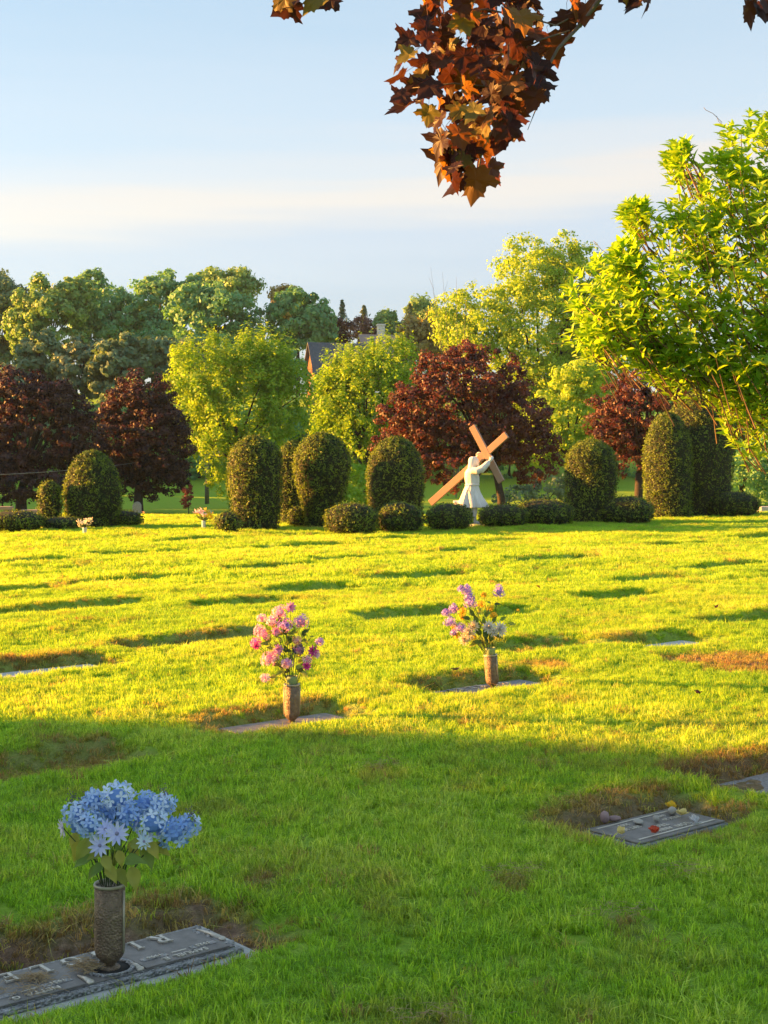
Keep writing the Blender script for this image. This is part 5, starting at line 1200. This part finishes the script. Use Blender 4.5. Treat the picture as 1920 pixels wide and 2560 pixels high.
for k, tp in enumerate(tips):
    dv = tp - org; dv /= np.linalg.norm(dv); dv = dv + np.array([0, 0, .35]) + g.normal(0, .25, 3); dv /= np.linalg.norm(dv)
    if k % 3 == 0:
        L_ = g.uniform(.10, .30); p0 = tp - dv * L_ + np.array([.06, 0, -.02]); twb.tube([tuple(p0 - base), tuple((p0 + tp) / 2 + np.array([0, 0, -.01]) - base), tuple(tp - base)], [.0045, .003, .0015], 4, False)
    nlv = g.integers(6, 10); ct = np.clip(g.normal(.5, .2), 0, 1)
    for q_ in range(nlv):
        back = 0 if q_ < 5 else g.uniform(.03, .12); an = q_ * 2.4 + g.uniform(-.3, .3); sp = g.uniform(.45, 1.15)
        u1 = np.cross(dv, [0, 0, 1]); u1 /= np.linalg.norm(u1) + 1e-9; u2 = np.cross(dv, u1); side = u1 * math.cos(an) + u2 * math.sin(an)
        ld = dv * math.cos(sp) + side * math.sin(sp); ld[2] -= .1; ld /= np.linalg.norm(ld)
        up = -side * math.cos(sp) + dv * math.sin(sp) + g.normal(0, .25, 3); x_ = np.cross(ld, up); x_ /= np.linalg.norm(x_) + 1e-9; z_ = np.cross(x_, ld)
        cand.append((tp - dv * back, ld, x_, z_, g.uniform(.040, .082), np.clip(ct + g.normal(0, .15), 0, 1)))
# the 300 nearest leaves in view are leaves of their own, the rest one mass of foliage
def in_view(c): 
    xd = c[0] / c[1] * FD + CXD; return xd < 1680
order = sorted(range(len(cand)), key=lambda i: (0 if in_view(cand[i][0]) else 1, cand[i][0][1] - cand[i][4] * 4))
sel = set(order[:300])
for i, (pp_, ld, x_, z_, L_, ti) in enumerate(cand):
    if i in sel:
        o = link('leaf', leaf_me, None, T); o.matrix_local = Matrix.LocRotScale(Vector(pp_ - base), Matrix((Vector(x_), Vector(ld), Vector(z_))).transposed().to_quaternion(), Vector((L_, L_, L_)))
    else:
        Q = pp_ - base + (LV[:, :1] * x_ + LV[:, 1:2] * ld + LV[:, 2:] * z_) * L_
        leafF.append(LF + len(leafV) * len(LV)); leafV.append(Q); leafT.append(np.full(len(LV), ti))
stuff(link('foliage', mk_mesh('foliage', np.concatenate(leafV), np.concatenate(leafF), {'tint': ('POINT', np.concatenate(leafT))}, True), M['shrub'], T))
link('twigs', twb.mesh('twigs', True), M['twig'], T)
b = MB(); rn = random.Random(3)
for k in range(34):
    tp = tips[rn.randrange(len(tips))] - base; p0 = Vector((rn.uniform(-.15, .25), rn.uniform(-.2, .2), 0)); md = Vector((tp[0] * .28 + rn.uniform(-.1, .1), tp[1] * .4, max(1.45, tp[2] * .80)))
    b.tube([p0, p0.lerp(md, .5) + Vector((rn.uniform(-.04, .04), 0, .05)), md, md.lerp(Vector(tp), .55) + Vector((0, 0, .05)), tuple(tp)], [.017, .014, .010, .006, .002], 5)
link('stems', b.mesh('stems', True), M['twig'], T)
b = MB()
for (pts) in [[(1560, 265), (1540, 245), (1525, 238), (1520, 232)], [(1585, 290), (1552, 262), (1548, 250)], [(1330, 560), (1300, 540), (1282, 520)], [(1250, 720), (1215, 742), (1190, 742)]]:
    b.tube([tuple(np.array([mx(a, SHD), SHD, mz(b_, SHD)]) - base) for a, b_ in pts], .0016, 4)
link('bare_twigs', b.mesh('bare_twigs', True), M['twig_grey'], T)

# ------------------------------------------------------------------ red maple overhead: trunk out of view, one spray hanging in
MD = 5.0; tb = (2.6, -1.2); tzb = G(*tb)
T = thing('red_maple', 'red maple whose leafy branch hangs into the top of the view', 'tree', (tb[0], tb[1], tzb)); tb3 = np.array([tb[0], tb[1], tzb])
def mp3(xd, yd, d=MD): return np.array([mx(xd, d), d, mz(yd, d)]) - tb3
b = MB(); b.tube([(0, 0, -.2), (0, .02, 1.4), (-.05, .2, 2.6), (-.1, .5, 3.6), (-.1, .9, 5.0)], [.24, .19, .17, .13, .06], 12)
link('trunk', b.mesh('trunk', True), M['bark'], T)
BR = link('branch', None, None, T); BR.empty_display_size = .1
b = MB()
limb = [(-.05, .2, 2.6), (-.4, 1.6, 3.2), (-.9, 3.6, 3.35), tuple(mp3(1420, -190, 4.6)), tuple(mp3(1330, -50, 4.85)), tuple(mp3(1262, 45)), tuple(mp3(1205, 105)), tuple(mp3(1168, 175)), tuple(mp3(1090, 230)), tuple(mp3(1040, 330))]
b.tube(limb, [.07, .05, .035, .018, .010, .0075, .006, .005, .004, .002], 8)
for pts in [[(1300, -10), (1250, 30), (1200, 55), (1150, 40), (1100, 60)], [(1290, -20), (1255, 58), (1170, 85), (1120, 110), (1000, 130)], [(1262, 45), (1228, 72), (1212, 98)], [(1168, 175), (1090, 190), (980, 180), (890, 190)], [(1168, 175), (1160, 230), (1140, 280)], [(1090, 230), (1000, 260), (960, 300)], [(1150, 40), (1050, 20), (930, 30)], [(1330, -50), (1380, -20), (1385, 10)], [(1150, -40), (900, -60), (720, -40), (640, -15)], [(1420, -190), (1560, -80), (1630, -10)], [(1040, 330), (1035, 360), (1030, 385)]]:
    b.tube([tuple(mp3(x, y, MD + (.06 if i_ % 2 else 0))) for i_, (x, y) in enumerate(pts)], [.0045] + [.0032] * (len(pts) - 2) + [.0014], 5)
link('twigs', b.mesh('twigs', True), M['twig_grey'], BR)
def maple_leaf(seed):
    g = random.Random(seed)
    # half outline from the petiole round to the tip: (x, y) with the tip at y=1
    half = [(0.0, 0.0), (.10, -.06), (.24, -.10), (.30, -.02), (.46, -.04), (.38, .08), (.36, .16), (.56, .18), (.60, .27), (.78, .34), (.66, .41), (.62, .50), (.46, .47), (.34, .50), (.36, .60), (.30, .66), (.33, .76), (.20, .76), (.13, .86), (.0, 1.06)]
    out_ = half + [(-x, y) for x, y in half[-2:0:-1]]
    cu, fo, wv = g.uniform(-.35, .45), g.uniform(.05, .5), g.uniform(0, 6)
    V = [(0, .30, 0)]; 
    for x, y in out_:
        a = math.atan2(x, y - .1); r_ = math.hypot(x, y - .2)
        V.append((x * (1 + g.uniform(-.05, .05)), y + g.uniform(-.02, .02), 0))
    def bend(v): x, y, z = v; return (x * (1 - .12 * fo), y, fo * abs(x) * .7 - cu * (y - .2) ** 2 + .05 * math.sin(6 * x + wv) * abs(x) * 2 + .06 * math.cos(5 * math.atan2(x, y - .15)) * math.hypot(x, y))
    n = len(out_)
    # inner ring for relief
    inner = [((v[0]) * .52, .30 + (v[1] - .30) * .52, 0) for v in V[1:]]
    VV = [bend(V[0])] + [bend(v) for v in inner] + [bend(v) for v in V[1:]]
    F = []
    for i in range(n):
        j = (i + 1) % n; F.append((0, 1 + i, 1 + j)); F.append((1 + i, 1 + n + i, 1 + n + j, 1 + j))
    me = bpy.data.meshes.new('leaf'); me.from_pydata(VV, [], F); me.update(); me.materials.append(M['branch_leaf']); return me
ML = [maple_leaf(k) for k in range(9)]
poly = [(930, -60), (930, 10), (900, 70), (878, 130), (872, 200), (885, 245), (928, 250), (950, 300), (955, 360), (975, 395), (1030, 400), (1060, 380), (1045, 330), (1105, 305), (1115, 255), (1165, 225), (1168, 170), (1140, 120), (1165, 60), (1150, 10), (1185, -60)]
def inside(x, y):
    r_ = False; j = len(poly) - 1
    for i in range(len(poly)):
        xi, yi = poly[i]; xj, yj = poly[j]
        if (yi > y) != (yj > y) and x < (xj - xi) * (y - yi) / (yj - yi) + xi: r_ = not r_
        j = i
    return r_
rn = random.Random(21); pts = []
for _ in range(6000):
    x, y = rn.uniform(835, 1210), rn.uniform(-60, 405)
    if inside(x, y) and all((x - a) ** 2 + (y - c_) ** 2 > 22 ** 2 for a, c_, *_ in pts): pts.append((x, y, rn.uniform(-.22, .28), rn.uniform(.066, .110)))
pts += [(640, 22, .05, .11), (655, 12, 0, .09), (705, 8, 0, .11), (728, 14, .05, .09), (628, 8, 0, .09), (1242, 20, 0, .09), (1225, 45, .03, .10), (1265, 30, 0, .10), (1385, 5, 0, .11), (1405, -2, .02, .10), (1372, -5, .02, .09), (1620, 22, 0, .10), (1648, 34, .05, .09), (1658, 8, .02, .10), (1030, 385, -.05, .13), (975, 345, -.04, .13), (935, -15, 0, .10), (925, -5, .02, .11), (1185, 95, .05, .12), (1170, 150, -.05, .12)]
pb = MB()
for k, (x, y, dd, L) in enumerate(pts):
    ps = Vector(mp3(x, y - 22, MD + dd)); drop = Vector((rn.uniform(-.75, .45), rn.uniform(-.6, .4), -1)).normalized()
    if x < 900: drop = Vector((-.9, rn.uniform(-.4, .4), -.7)).normalized()
    nz = Vector((rn.uniform(-1, 1), -1.0 + rn.uniform(-.3, .9), rn.uniform(-.2, .9))); xx = drop.cross(nz).normalized(); zz = xx.cross(drop)
    o = link('leaf', ML[rn.randrange(9)], None, BR); o.matrix_local = Matrix.LocRotScale(ps, Matrix((xx, drop, zz)).transposed().to_quaternion(), Vector((L, L, L)))
    e = ps - drop * .05 + Vector((rn.uniform(-.03, .05), rn.uniform(-.03, .03), .02)); pb.tube([ps + drop * .002, ps - drop * .025, e], .0009, 3, False)
stuff(link('petioles', pb.mesh('petioles'), M['sapling'], BR))

# fallen leaves on the lawn
for k, (xd, yd, L, lab) in enumerate([(1508, 1508, .045, 'dark fallen maple leaf standing in the shaded-edge grass'), (1165, 1283, .06, 'reddish fallen leaf on the far sunlit lawn'), (985, 1465, .07, 'tan fallen leaf beside the lilac marker'), (1545, 1320, .05, 'small brown fallen leaf right of the lawn middle')]):
    d = gd(yd); x = mx(xd, d); me = ML[k].copy(); me.materials.clear(); me.materials.append(M['pebble_pink'] if k == 2 else M['sapling'] if k == 1 else M['branch_leaf']); me.name = 'fallen_leaf'
    o = link('fallen_leaf', me, None, loc=(x, d, G(x, d) + .05), rot=(R(35), R(10), k * 1.7)); o.scale = (L, L, L); tag(o, lab, 'leaf', 'fallen leaves on the lawn')

# ------------------------------------------------------------------ the evening air
m, t = newmat('evening_haze'); N = NT(t)
pv = N.n('ShaderNodeVolumePrincipled', ins={'Color': (0.55, 0.76, 1.0, 1), 'Density': 0.00015, 'Anisotropy': 0.0})
o_ = N.n('ShaderNodeOutputMaterial'); N.l(pv.outputs[0], o_.inputs['Volume'])
b = MB(); b.box((0, 300, 15.5), (500, 480, 20)); hzo = link('haze', b.mesh('haze'), m); stuff(hzo); tag(hzo, 'thin evening haze over the whole cemetery', 'haze')
